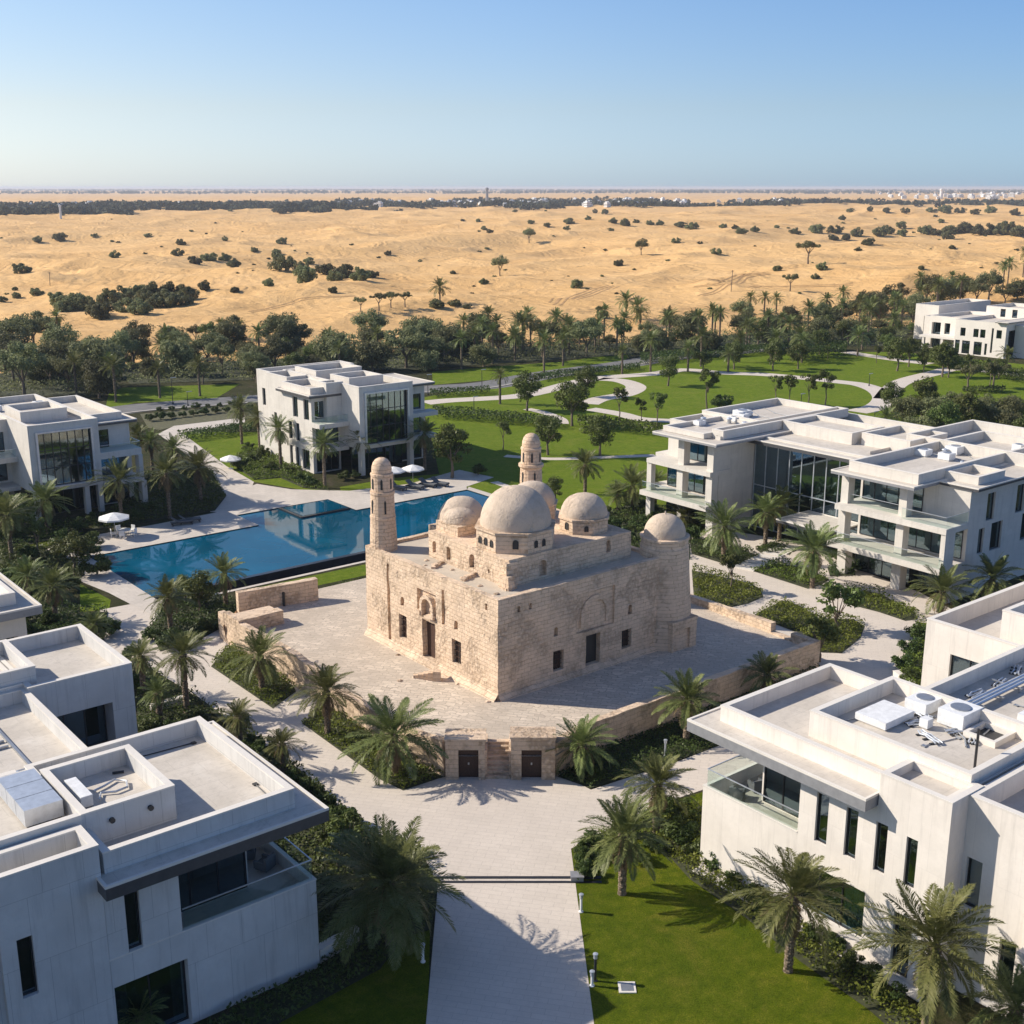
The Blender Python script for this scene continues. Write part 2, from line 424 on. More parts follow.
def leafmat(name, cols, trans=.25, rough=.55, objvar=.35):
    m, t, b = mat_new(name); p = pos(t)
    oi = N(t, 'ShaderNodeObjectInfo')
    n = noise_n(t, p, 1.4, 4, .7)
    n2 = noise_n(t, p, 13, 2, .6)
    col = ramp(t, n, [(.30, cols[0]), (.52, cols[1]), (.72, cols[2])])
    col = mix(t, ramp(t, n2, [(.4, (0, 0, 0)), (.7, (.5,) * 3)]), col, cols[2])
    hs = N(t, 'ShaderNodeHueSaturation'); t.links.new(col, hs.inputs['Color'])
    t.links.new(math_n(t, 'ADD', math_n(t, 'MULTIPLY', oi.outputs['Random'], objvar * 2), 1 - objvar), hs.inputs['Value'])
    t.links.new(math_n(t, 'ADD', math_n(t, 'MULTIPLY', oi.outputs['Random'], .05), .475), hs.inputs['Hue'])
    t.links.new(hs.outputs[0], b.inputs['Base Color']); b.inputs['Roughness'].default_value = rough
    b.inputs['Specular IOR Level'].default_value = .2
    tr = N(t, 'ShaderNodeBsdfTranslucent'); t.links.new(hs.outputs[0], tr.inputs[0])
    mx = N(t, 'ShaderNodeMixShader'); mx.inputs[0].default_value = trans
    t.links.new(b.outputs[0], mx.inputs[1]); t.links.new(tr.outputs[0], mx.inputs[2])
    t.links.new(mx.outputs[0], t.nodes['Material Output'].inputs[0]); return m
M['palmleaf'] = leafmat('date palm leaflet', [(.065, .090, .024), (.14, .165, .048), (.27, .275, .11)], .2, .45, .2)
M['palmdry'] = leafmat('dry palm frond', [(.15, .10, .05), (.22, .16, .085), (.30, .24, .14)], .2, .7, .2)
M['leaf'] = leafmat('broad leaves', [(.050, .070, .016), (.10, .128, .030), (.17, .185, .054)], .25, .5, .3)
M['ghaf'] = leafmat('grey green desert leaves', [(.085, .095, .038), (.165, .175, .075), (.27, .26, .13)], .34, .6, .42)
M['cover'] = leafmat('ground cover leaves', [(.065, .095, .012), (.125, .165, .022), (.23, .255, .05)], .3, .5, .0)
M['coverd'] = leafmat('dark shrub leaves', [(.032, .052, .012), (.065, .095, .022), (.12, .15, .04)], .25, .5, .0)
M['farleaf'] = leafmat('far trees', [(.028, .036, .018), (.042, .05, .026), (.065, .072, .038)], .1, .8, .0)
M['bark'] = plain('grey bark', (.17, .13, .095), .95, 0, .3, 8)
def trunkmat():
    m, t, b = mat_new('palm trunk'); g = N(t, 'ShaderNodeTexCoord').outputs['Object']
    p = pos(t)
    s = N(t, 'ShaderNodeSeparateXYZ'); t.links.new(p, s.inputs[0])
    v = N(t, 'ShaderNodeTexVoronoi'); v.inputs['Scale'].default_value = 5.5; t.links.new(p, v.inputs['Vector'])
    col = ramp(t, v.outputs['Distance'], [(.1, (.26, .20, .14)), (.6, (.10, .07, .045))])
    t.links.new(mix(t, ramp(t, noise_n(t, p, 4, 4), [(.4, (0, 0, 0)), (.7, (.6,) * 3)]), col, (.30, .24, .175)), b.inputs['Base Color'])
    b.inputs['Roughness'].default_value = .95
    bump(t, b, v.outputs['Distance'], 1.0, .1); return m
M['trunk'] = trunkmat()
def watermat():
    m, t, b = mat_new('pool water'); p = pos(t)
    a = noise_n(t, p, .12, 3, .5, .5)
    t.links.new(ramp(t, a, [(.35, (.0, .055, .10)), (.65, (.0, .092, .165))]), b.inputs['Base Color'])
    b.inputs['Roughness'].default_value = .02; b.inputs['IOR'].default_value = 1.31
    bump(t, b, noise_n(t, p, 1.1, 4, .6), .05, .04); return m
M['water'] = watermat()
M['tiledark'] = plain('dark basin tile', (.02, .024, .03), .25, 0, .2, 1)
# ------------------------------------------------------------------ terrain
AZS = np.array([-180, -28, -20, -12, -4, 4, 12, 20, 28, 180.])
RBS = np.array([260, 265, 275, 275, 285, 300, 330, 360, 385, 380.])
def polar(X, Y):
    f = X * HD[0] + Y * HD[1]; r = X * RT[0] + Y * RT[1]
    return np.hypot(f, r), np.degrees(np.arctan2(r, f))
def dune(X, Y):
    X = np.asarray(X, float); Y = np.asarray(Y, float)
    r, az = polar(X, Y)
    rb = np.interp(az, AZS, RBS)
    t = sstep(rb - 12, rb + 3, r); t2 = sstep(rb - 5, rb + 110, r)
    a = R(28); u = X * math.cos(a) + Y * math.sin(a); v = -X * math.sin(a) + Y * math.cos(a)
    u = u + 40 * (vnoise(X / 120, Y / 120, 5) - .5); v = v + 30 * (vnoise(X / 90, Y / 90, 6) - .5)
    def rid(x, y, s): return (1 - np.abs(2 * vnoise(x, y, s) - 1)) ** 1.6
    h = 15 * (vnoise(u / 240, v / 330, 1) - .42) + 8.5 * (rid(u / 95, v / 150, 2) - .4) + 4.6 * (rid(u / 38, v / 64, 3) - .4) + 1.0 * (rid(u / 11, v / 20, 4) - .4) + .35 * vnoise(u / 4, v / 7, 9)
    h = h + 7 * (vnoise(X / 900, Y / 900, 8) - .45)
    fade = 1 - .6 * sstep(2200, 6000, r)
    return -2.2 + t * 2.25 + t2 * (h * fade * .72 + 1.2)
def hit(px, py):
    """where the view ray of a distant thing meets the dunes"""
    d = ray(px, py)
    L = math.hypot(d[0], d[1])
    tt = np.geomspace(150, 40000, 6000) / L
    X = d[0] * tt; Y = d[1] * tt; Z = HC + d[2] * tt
    k = np.nonzero(Z < dune(X, Y))[0]
    i = k[0] if len(k) else len(tt) - 1
    return float(X[i]), float(Y[i]), float(dune(X[i], Y[i]))
def terrain():
    rr = np.concatenate([[0, 60, 120, 180, 220], np.geomspace(240, 60000, 720)])
    az = np.concatenate([np.arange(-180, -30, 6), np.arange(-30, 30.01, .12), np.arange(36, 180, 6)])
    A, B = np.meshgrid(np.radians(az), rr)
    F = B * np.cos(A); S = B * np.sin(A)
    X = F * HD[0] + S * RT[0]; Y = F * HD[1] + S * RT[1]
    Z = dune(X, Y)
    nr, na = X.shape
    me = bpy.data.meshes.new('desert_ground')
    V = np.stack([X, Y, Z], -1).reshape(-1, 3).astype(np.float32)
    i = np.arange(nr - 1)[:, None] * na; j = np.arange(na)[None, :]; j2 = (j + 1) % na
    Fc = np.stack([i + j, i + na + j, i + na + j2, i + j2], -1).reshape(-1, 4)[:, ::-1].astype(np.int32)
    me.vertices.add(len(V)); me.vertices.foreach_set('co', V.ravel())
    me.loops.add(Fc.size); me.loops.foreach_set('vertex_index', Fc.ravel())
    me.polygons.add(len(Fc)); me.polygons.foreach_set('loop_start', np.arange(0, Fc.size, 4, dtype=np.int32)); me.polygons.foreach_set('loop_total', np.full(len(Fc), 4, dtype=np.int32))
    me.polygons.foreach_set('use_smooth', np.ones(len(Fc), bool))
    me.materials.append(M['sand']); me.update(calc_edges=True); me.validate()
    o = bpy.data.objects.new('desert_ground', me); COL.objects.link(o); kind(o, 'structure')
terrain()
def fill(name, loops, z, mat):
    bm = bmesh.new(); es = []
    for lp in loops:
        vs = [bm.verts.new((p[0], p[1], z)) for p in lp]
        es += [bm.edges.new((vs[k], vs[(k + 1) % len(vs)])) for k in range(len(vs))]
    bmesh.ops.triangle_fill(bm, edges=es, use_beauty=True)
    for f in bm.faces:
        if f.normal.z < 0: f.normal_flip()
    me = bpy.data.meshes.new(name); bm.to_mesh(me); bm.free(); me.materials.append(mat)
    o = bpy.data.objects.new(name, me); COL.objects.link(o); return kind(o, 'structure')
POOL = [(41.6, 106.6), (90.1, 106.6), (90.1, 121.3), (73.6, 121.5), (73.6, 128.2), (61.3, 128.4), (61.3, 122.8), (41.6, 122.8)]
BASIN = [(41.6, 103.4), (90.1, 103.4)]
HOLE = [BASIN[0], BASIN[1]] + POOL[1:]
HOLE = [BASIN[0], BASIN[1], POOL[2], POOL[3], POOL[4], POOL[5], POOL[6], POOL[7]]
outer = []
for k in range(96):
    a = -180 + 360 * k / 96; r = float(np.interp(a, AZS, RBS)) - 2
    f = r * math.cos(R(a)); s = r * math.sin(R(a))
    outer.append((f * HD[0] + s * RT[0], f * HD[1] + s * RT[1]))
fill('planted_ground', [outer, HOLE], 0.0, M['soil'])
def sheet(name, pts, z, mat, px=True, scale=None):
    if scale: pts = [(scale[0] + x / scale[2], scale[1] + y / scale[2]) for x, y in pts]
    return fill(name, [[at(*p) for p in pts] if px else pts], z, mat)
def ribbon(name, pts, width, z, mat, px=True):
    P = [Vector((*(at(*p) if px else p), 0)) for p in pts]
    Q = []                                           # Catmull-Rom
    for k in range(len(P) - 1):
        a, b, c, d = P[max(k - 1, 0)], P[k], P[k + 1], P[min(k + 2, len(P) - 1)]
        for q in range(8):
            t = q / 8
            Q.append(.5 * ((2 * b) + (-a + c) * t + (2 * a - 5 * b + 4 * c - d) * t * t + (-a + 3 * b - 3 * c + d) * t ** 3))
    Q.append(P[-1])
    m = MB()
    L = []; Rr = []
    for k, q in enumerate(Q):
        d = (Q[min(k + 1, len(Q) - 1)] - Q[max(k - 1, 0)]).normalized(); n = Vector((-d.y, d.x, 0)) * width / 2
        L.append(q + n); Rr.append(q - n)
    for k in range(len(Q) - 1):
        m.quad((*Rr[k].xy, z), (*Rr[k + 1].xy, z), (*L[k + 1].xy, z), (*L[k].xy, z))
    return kind(m.build(name, mat), 'structure')
# lawns
sheet('lawn', [(420, 398), (560, 372), (660, 362), (760, 352), (900, 352), (1100, 372), (1250, 440), (1150, 470), (900, 460), (800, 470), (690, 545), (520, 560), (495, 498), (440, 478), (432, 440)], .012, M['park'])
sheet('lawn', [(571, 850), (593, 838), (655, 807), (703, 792), (701, 868), (1024, 1105), (598, 1105)], .012, M['lawn'])
sheet('lawn', [(426, 1110), (430, 930), (360, 950), (200, 1050), (180, 1110)], .012, M['lawn'])
sheet('lawn', [(160, 432), (258, 432), (262, 470), (330, 492), (302, 490), (254, 482), (226, 466)], .012, M['park'])
sheet('lawn', [(236.5, 592), (367.5, 564), (440, 549), (440, 560), (367.5, 575), (250, 600)], .012, M['park'])
sheet('lawn', [(80, 584), (111, 600), (109, 610), (80, 612)], .012, M['park'])
sheet('lawn', [(16, 563), (50, 564), (42, 584), (14, 584)], .012, M['park'])
sheet('lawn', [(20, 537), (78, 528), (84, 533), (30, 552)], .012, M['lawn'])
sheet('lawn', [(110, 388), (240, 384), (215, 399), (135, 403), (105, 410)], .012, M['park'])
sheet('lawn', [(432, 372), (500, 366), (560, 362), (630, 352), (625, 362), (545, 371), (490, 380), (433, 385)], .012, M['park'])
sheet('lawn', [(340, 487), (395, 478), (440, 474), (443, 478), (400, 485), (341, 492)], .012, M['park'])
# paving
sheet('plaza_paving', [(424, 1110), (426, 1024), (438, 885), (420, 850), (362, 828), (330, 798), (300, 770), (250, 736), (205, 702), (150, 668), (100, 652), (100, 610), (165, 598), (180, 622), (200, 640), (240, 618), (236, 645), (300, 690), (325, 706), (400, 770), (446, 772), (557, 772), (591, 790), (680, 761), (770, 726), (770, 765), (700, 791), (655, 806), (593, 837), (571, 849), (575, 880), (594, 1024), (599, 1110)], .024, M['pave'])
S = (680, 520, 4.267)
sheet('garden_paving', [(30, 135), (40, 60), (200, 45), (480, 90), (730, 150), (760, 210), (1024, 310), (1250, 430), (1250, 760), (600, 700), (585, 570), (300, 430), (200, 385), (40, 345)], .024, M['pave'], scale=S)
sheet('pool_deck', [(160, 432), (174, 426), (245, 418), (245, 424), (182, 433), (226, 466), (254, 482), (279, 480), (302, 490), (340, 491), (400, 485), (443, 477.5), (494, 479), (497, 482)], .024, M['deck']) if 0 else None
sheet('garden_walk', [(158, 434), (174, 426), (245, 417.5), (245, 422.5), (182, 433), (226, 466), (254, 482), (240, 514), (210, 512), (222, 498), (209, 470)], .024, M['deck'])
fill('pool_deck', [[(41.6, 122.8), (61.3, 122.8), (61.3, 128.4), (73.6, 128.2), (73.6, 121.5), (90.1, 121.3), (91.0, 122.6), (97, 124.5), (96, 131), (86, 128.5), (78, 130.2), (72.6, 135.5), (70.5, 141.0), (66, 139.0), (62.0, 136.4), (60, 131), (52, 130.5), (41.0, 130.5), (38.0, 127.0)]], .036, M['deck'])
fill('pool_deck', [[(90.1, 103.4), (91.2, 103.4), (91.2, 122.4), (90.1, 121.3)]], .036, M['deck'])
fill('pool_deck', [[(39.6, 100.0), (41.6, 103.4), (41.6, 122.8), (38.0, 127.0), (36.8, 122.0), (38.8, 110.0)]], .036, M['deck'])
fill('pool_deck', [[(41.6, 102.9), (90.1, 102.9), (90.1, 103.4), (41.6, 103.4)]], .04, M['deck'])
fill('side_walk', [[(44, 94.6), (66, 94.6), (66, 97.8), (46.5, 98.2)]], .024, M['pave'])
sheet('planting_strip', [(140, 414), (244, 404), (262, 417), (180, 425), (160, 430), (148, 428)], .014, plain('raked soil', (.10, .095, .045), .95, 0, .3, 1.5))
# garden paths in the park
for pts, wd in (([(425, 403), (450, 400.5), (510, 397), (540, 392), (570, 384), (600, 378), (652, 374), (684, 370), (723, 373), (770, 375), (840, 382), (862, 385), (878, 391), (884, 399), (876, 407), (856, 412)], 4.2),
                ([(588, 404), (600, 399), (626, 394), (636, 387), (622, 381), (600, 379)], 4.0),
                ([(527, 409), (545, 413), (560, 419), (563, 424)], 2.0),
                ([(590, 409), (620, 414), (640, 419), (672, 421)], 3.2),
                ([(884, 399), (900, 383), (935, 373), (957, 369), (1003, 373), (1040, 378)], 4.0),
                ([(846, 352), (890, 359), (931, 364)], 4.0),
                ([(505, 456), (550, 459), (600, 457.5), (655, 455.5)], 1.6),
                ([(494, 482), (510, 488), (522, 496)], 1.2)):
    ribbon('garden_path', pts, wd, .03, M['pave'])
ribbon('road', [(60, 425), (122, 410), (215, 402), (330, 394), (433, 389), (490, 385), (545, 375), (620, 365), (665, 358), (720, 353), (800, 345), (880, 338)], 8.5, .02, M['asphalt'])
ribbon('road_kerb', [(60, 430.5), (122, 414), (215, 405.6), (330, 397), (433, 392), (490, 388), (545, 377.7), (620, 367.6), (665, 360.4), (720, 355.2), (800, 347)], .5, .12, M['kerb'])
# pool
fill('pool_water', [POOL], -.06, M['water'])
m = MB()
m.box(41.6, 90.1, 106.0, 106.6, -1.2, -.04)
for a, b in zip(POOL[2:], POOL[3:] + POOL[:1]):
    pass
kind(m.build('pool_spill_wall', M['tiledark']), 'structure')
fill('basin_water', [[(41.6, 103.4), (90.1, 103.4), (90.1, 106.0), (41.6, 106.0)]], -.75, M['tiledark'])
m = MB()
ring = POOL[1:]
for k in range(len(ring) - 1):
    a, b = ring[k], ring[k + 1]
    m.quad((*a, -1.3), (*b, -1.3), (*b, .035), (*a, .035))
m.quad((41.6, 122.8, -1.3), (41.6, 103.4, -1.3), (41.6, 103.4, .035), (41.6, 122.8, .035))
m.quad((41.6, 103.4, -1.3), (90.1, 103.4, -1.3), (90.1, 103.4, .035), (41.6, 103.4, .035))
m.quad((90.1, 103.4, -1.3), (90.1, 106.7, -1.3), (90.1, 106.7, .035), (90.1, 103.4, .035))
kind(m.build('pool_side', M['tiledark']), 'structure')
m = MB(); m.box(66.6, 73.2, 122.4, 122.75, -1, .12); m.box(66.6, 66.95, 122.75, 128.0, -1, .12); m.box(66.95, 73.55, 122.75, 128.0, -1, .05)
sp = m.build('spa_basin', M['tiledark']); tag(sp, 'shallow dark tiled spa basin set into the deck notch of the blue pool', 'spa pool')
m = MB(); m.box(67.2, 73.4, 123.0, 127.8, .05, .09); m.build('water_surface', M['water'], sp)
# plaza drain step and cover
m = MB(); m.obox(at(507, 878), 5.3, .12, .0, .05, HEAD - math.pi / 2); m.obox(at(507, 882.5), 5.3, .10, .0, .05, HEAD - math.pi / 2)
tag(m.build('drain_grate', M['frame']), 'dark twin slot drain running across the pale entrance path', 'drain')
m = MB(); x, y = at(577, 879.5); m.obox((x, y), .35, .3, .0, .3, HEAD - math.pi / 2); m.obox((x, y), .38, .33, .3, .34, HEAD - math.pi / 2)
tag(m.build('stone_post', M['greymetal']), 'low grey block closing the right end of the slot drain', 'block')
x, y = at(627, 988); m = MB(); m.obox((x, y), .42, .42, 0, .06, HEAD)
mc = m.build('manhole_cover', M['coping']); tag(mc, 'square pale stone framed drain cover in the lawn beside the path', 'drain cover')
m = MB(); m.obox((x, y), .30, .30, .05, .075, HEAD); m.build('grate', M['steel'], mc)

# ------------------------------------------------------------------ walls with openings
def P3(side, p, a, z):
    return (p, a, z) if side[1] == 'x' else (a, p, z)
SG = {'-x': 1, '+x': -1, '-y': 1, '+y': -1}            # direction of "inward"
def arc_pts(u0, u1, v1, n=6):
    r = (u1 - u0) / 2; c = (u0 + u1) / 2
    return [(c + r * math.cos(math.pi * (1 - k / (2 * n))), v1 - r + r * math.sin(math.pi * k / (2 * n))) for k in range(n + 1)], \
           [(c + r * math.cos(math.pi / 2 - math.pi * k / (2 * n)), v1 - r + r * math.sin(math.pi / 2 + math.pi * k / (2 * n)) if 0 else v1 - r + r * math.cos(math.pi * k / (2 * n))) for k in range(n + 1)]
def wall(mb, side, p, a0, a1, z0, z1, ops=(), cell=None, dark=None):
    us = {a0, a1}; vs = {z0, z1}
    for o in ops: us |= {o[0], o[1]}; vs |= {o[2], o[3]}
    us = sorted(u for u in us if a0 <= u <= a1); vs = sorted(v for v in vs if z0 <= v <= z1)
    def sub(l):
        if not cell: return l
        r = []
        for q, s_ in zip(l, l[1:]):
            n = max(1, int(math.ceil((s_ - q) / cell))); r += [q + (s_ - q) * k / n for k in range(n)]
        return r + [l[-1]]
    us = sub(us); vs = sub(vs)
    for u0, u1 in zip(us, us[1:]):
        for v0, v1 in zip(vs, vs[1:]):
            cu, cv = (u0 + u1) / 2, (v0 + v1) / 2
            if any(o[0] < cu < o[1] and o[2] < cv < o[3] for o in ops): continue
            mb.quad(P3(side, p, u0, v0), P3(side, p, u1, v0), P3(side, p, u1, v1), P3(side, p, u0, v1))
    s = SG[side]
    for o in ops:
        opt = o[4] if len(o) > 4 else {}
        d = opt.get('d', .22); q = p + s * d
        u0, u1, v0, v1 = o[:4]
        mb.quad(P3(side, p, u0, v0), P3(side, q, u0, v0), P3(side, q, u0, v1), P3(side, p, u0, v1))
        mb.quad(P3(side, p, u1, v0), P3(side, q, u1, v0), P3(side, q, u1, v1), P3(side, p, u1, v1))
        mb.quad(P3(side, p, u0, v0), P3(side, q, u0, v0), P3(side, q, u1, v0), P3(side, p, u1, v0))
        mb.quad(P3(side, p, u0, v1), P3(side, q, u0, v1), P3(side, q, u1, v1), P3(side, p, u1, v1))
        if opt.get('back'):
            mb.quad(P3(side, q, u0, v0), P3(side, q, u1, v0), P3(side, q, u1, v1), P3(side, q, u0, v1))
        if opt.get('arch'):
            L, Rr = arc_pts(u0, u1, v1)
            for pts, cu in ((L, u0), (Rr, u1)):
                for (x0, y0), (x1, y1) in zip(pts, pts[1:]):
                    mb.quad(P3(side, p, cu, v1), P3(side, p, x0, y0), P3(side, p, x1, y1))
                    mb.quad(P3(side, p, x0, y0), P3(side, q, x0, y0), P3(side, q, x1, y1), P3(side, p, x1, y1))
def sbox(mb, side, p, a0, a1, z0, z1, d0, d1):
    """box in wall coordinates: d measured inward from the wall plane"""
    s = SG[side]; q0, q1 = sorted((p + s * d0, p + s * d1))
    if side[1] == 'x': mb.box(q0, q1, a0, a1, z0, z1)
    else: mb.box(a0, a1, q0, q1, z0, z1)
RC = random.Random(5)
def window(parent, side, p, o, fm='frame', gm='glass', name='window', label=None):
    u0, u1, v0, v1 = o[:4]; opt = o[4] if len(o) > 4 else {}
    d = opt.get('d', .22); n = opt.get('n', max(1, round((u1 - u0) / 1.3))); t = opt.get('t', .06); h = opt.get('h', 1)
    m = MB(); e = .004
    sbox(m, side, p, u0 + e, u0 + t, v0 + e, v1 - e, d - .10, d); sbox(m, side, p, u1 - t, u1 - e, v0 + e, v1 - e, d - .10, d)
    sbox(m, side, p, u0 + t, u1 - t, v0 + e, v0 + t, d - .10, d); sbox(m, side, p, u0 + t, u1 - t, v1 - t, v1 - e, d - .10, d)
    for k in range(1, n):
        u = u0 + (u1 - u0) * k / n; sbox(m, side, p, u - t * .45, u + t * .45, v0 + t, v1 - t, d - .09, d)
    for k in range(1, h):
        v = v0 + (v1 - v0) * k / h; sbox(m, side, p, u0 + t, u1 - t, v - t * .45, v + t * .45, d - .085, d)
    f = m.build(name, M[opt.get('fm', fm)], parent)
    if label: f['label'] = label
    g = MB(); sbox(g, side, p, u0 + e, u1 - e, v0 + e, v1 - e, d - .03, d - .02); g.build('pane', M['tint'], f)
    rc = RC
    if (u1 - u0) > .9 and rc.random() < .7:
        q = MB(); k = rc.choice((0, 1, 2)); w_ = (u1 - u0) * rc.uniform(.12, .38); nz = 0
        for s0_, s1_ in (((u0, u0 + w_),), ((u1 - w_, u1),), ((u0, u0 + w_ * .7), (u1 - w_ * .7, u1)))[k]:
            nn = max(2, int((s1_ - s0_) / .16))
            for i_ in range(nn):
                a_, b_ = s0_ + (s1_ - s0_) * i_ / nn, s0_ + (s1_ - s0_) * (i_ + 1) / nn
                sbox(q, side, p, a_ + .02, b_, v0 + .08, v1 - .05, d + (.0 if i_ % 2 else .012), d + .03)
        q.build('curtain', M['curtain'], f)
    g = MB(); sbox(g, side, p, u0 - .02, u1 + .02, v0 - .02, v1 + .02, d + .05, d + .06); g.build('painted_dim_backing', M['roomblue' if opt.get('gm') == 'glassb' else 'room'], f)  # flat backing panel, room dimness put into its colour
    return f

# ------------------------------------------------------------------ courtyard platform
CT = 1.6
PL = [(41.7, 90.6), (41.7, 62.0), (41.95, 59.15), (47.55, 54.6), (51.6, 55.7), (76.6, 55.65), (77.0, 63.5), (77.4, 70), (77.6, 94.3), (45.2, 94.3)]
ga = Vector((41.95, 59.15)); gb = Vector((47.55, 54.6)); gd = (gb - ga).normalized(); gn = Vector((gd.y, -gd.x))  # outward
if gn.dot(Vector((-1, -1))) < 0: gn = -gn
GL = (gb - ga).length
def gp(t, d): 
    v = ga + gd * t + gn * d; return (v.x, v.y)
s0, s1, sdep = 2.75, 4.15, 2.6
court = [PL[0], PL[1], gp(0, 0), gp(s0, 0), gp(s0, -sdep), gp(s1, -sdep), gp(s1, 0), gp(GL, 0)] + PL[4:]
fill('courtyard', [court], CT, M['court'])
def wallrun(mb, pts, th, z0, z1s, cell=.7):
    """retaining wall: outer face along pts, thickness inward (left of direction)"""
    n = len(pts)
    V = [Vector(p) for p in pts]
    nr = []
    for k in range(n):
        d0 = (V[k] - V[k - 1]).normalized() if k else None; d1 = (V[k + 1] - V[k]).normalized() if k < n - 1 else None
        d = ((d0 or d1) + (d1 or d0)).normalized(); nr.append(Vector((-d.y, d.x)))
    F = []; 
    for k in range(n - 1):
        L = (V[k + 1] - V[k]).length; c = max(1, int(L / cell))
        for q in range(c):
            t = q / c; F.append((V[k].lerp(V[k + 1], t), nr[k].lerp(nr[k + 1], t), z1s[k] + (z1s[k + 1] - z1s[k]) * t))
    F.append((V[-1], nr[-1], z1s[-1]))
    for (p, a, z), (q, b, y) in zip(F, F[1:]):
        o0, o1 = p + a * th, q + b * th
        nz = 4
        for k in range(nz):
            t0, t1 = k / nz, (k + 1) / nz
            mb.quad((*p, z0 + (z - z0) * t0), (*q, z0 + (y - z0) * t0), (*q, z0 + (y - z0) * t1), (*p, z0 + (z - z0) * t1))
        mb.quad((*p, z), (*q, y), (*o1, y), (*o0, z))
        mb.quad((*o0, z0), (*o1, z0), (*o1, y), (*o0, z))
    for (p, a, z) in (F[0], F[-1]):
        o0 = p + a * th; mb.quad((*p, z0), (*o0, z0), (*o0, z), (*p, z))
rw = thing('retaining_wall', 'low tan rubble stone wall along the left side of the courtyard', 'wall', (41.7, 75, 0))
m = MB(); wallrun(m, [(41.7, 92.0), (41.7, 84), (41.7, 79.0), (41.7, 75.6)], .55, -.1, [2.5, 2.6, 2.7, 2.2]); wallrun(m, [(41.7, 75.6), (41.7, 72.5)], .55, -.1, [1.75, 1.75]); wallrun(m, [(41.7, 72.5), (41.7, 66), (41.75, 62.0), (41.95, 59.4)], .55, -.1, [1.9, 2.0, 2.2, 2.6])
m.build('masonry', M['stonew'], rw, jit=.09)
rw2 = thing('retaining_wall', 'long shaded stone wall below the right side of the courtyard', 'wall', (64, 55.7, 0))
m = MB(); wallrun(m, [(47.75, 54.75), (51.6, 55.7), (60, 55.7), (70, 55.7), (76.6, 55.65)], .6, -.1, [2.45, 2.3, 2.3, 2.3, 2.35])
m.build('masonry', M['stonew'], rw2, jit=.07)
rw3 = thing('retaining_wall', 'broken stone wall with a stepped gap at the right rear of the courtyard', 'wall', (77, 64, 0))
m = MB(); wallrun(m, [(76.6, 55.65), (76.75, 58.2)], .6, -.1, [2.35, 2.3]); wallrun(m, [(76.75, 58.2), (76.9, 60.4)], .6, -.1, [1.75, 1.7]); wallrun(m, [(76.9, 60.4), (77.2, 66), (77.4, 70), (77.5, 82), (77.6, 94.3)], .6, -.1, [2.5, 2.3, 2.2, 2.2, 2.2])
m.build('masonry', M['stonew'], rw3, jit=.09)
m = MB(); m.quad((76.8, 94.3, -.1), (45.2, 94.3, -.1), (45.2, 94.3, CT), (76.8, 94.3, CT)); m.quad((41.7, 90.6, -.1), (45.2, 94.3, -.1), (45.2, 94.3, CT), (41.7, 90.6, CT))
m.quad((41.7, 90.6, -.1), (45.2, 94.3, -.1), (45.0, 94.5, CT + .02), (41.5, 90.8, CT + .02))
tag(m.build('rear_terrace_wall', M['stonew']), 'low stone edge of the courtyard facing the pool', 'wall')
rl = thing('ruined_wall', 'taller free standing ruined stone wall at the rear left of the courtyard', 'wall', (48, 92, CT))
m = MB(); wallrun(m, [(44.2, 93.6), (47.5, 92.9), (51.3, 92.2)][::-1], .7, 0, [3.6, 3.5, 3.4]); m.build('masonry', M['stonew'], rl, jit=.08)
m = MB(); m.box(47.9, 48.05, 91.9, 92.75, CT, 2.9); m.build('slot', M['black'], rl)
rl = thing('ruined_wall', 'low ruined stone block at the rear left courtyard corner', 'wall', (43.5, 90, CT))
m = MB(); wallrun(m, [(41.72, 91.0), (41.72, 88.2), (45.8, 88.0), (45.9, 89.2)], .6, 0, [2.75, 2.75, 2.8, 2.7]); m.box(42.2, 45.6, 88.5, 90.2, 0, 2.68); m.build('masonry', M['stonew'], rl, jit=.08)
# gate blocks with wooden doors, and steps between them
for nm, t0, t1, top, dt in (('left', 0.02, s0 - .15, 2.8, 1.5), ('right', s1 + .15, GL - .02, 2.95, 1.35)):
    ctr = gp((t0 + t1) / 2, 0)
    gbk = thing('gate_block', 'stone gate block with a dark wooden door, %s of the courtyard steps' % nm, 'gatehouse', (*ctr, 0))
    m = MB(); dw = .66; tc = t0 + dt if nm == 'left' else t0 + dt
    def bx(a, b, d0, d1, z0, z1):
        q = [gp(a, d0), gp(b, d0), gp(b, d1), gp(a, d1)]; m.prism(q, z0, z1)
    fr = .25
    bx(t0, tc - dw, fr, -1.3, -.05, top); bx(tc + dw, t1, fr, -1.3, -.05, top); bx(tc - dw, tc + dw, fr, -1.3, 2.15, top)
    bx(t0 - .06, t1 + .06, fr + .06, -1.36, top + .002, top + .14)
    m.build('masonry', M['stonew'], gbk)
    m = MB(); bx(tc - dw + .003, tc + dw - .003, -.15, -.28, .0, 2.147)
    for k in range(5): bx(tc - dw + .1 + k * .25, tc - dw + .16 + k * .25, -.12, -.15, .1, 2.05)
    dr = m.build('door', M['wood'], gbk)
    m = MB(); bx(tc - .05, tc + .05, -.08, -.12, .95, 1.1); m.build('handle', M['steel'], dr)
st = thing('stone_steps', 'narrow stone steps between the two gate blocks', 'steps', (*gp(3.45, -1), 0))
m = MB(); nst = 8
for k in range(nst):
    z = CT * (k + 1) / nst; a = .1 - k * sdep / nst
    q = [gp(s0 - .1, a), gp(s1 + .1, a), gp(s1 + .1, -sdep - .02), gp(s0 - .1, -sdep - .02)]
    m.prism(q, CT * k / nst, z - (.003 if k == nst - 1 else 0))
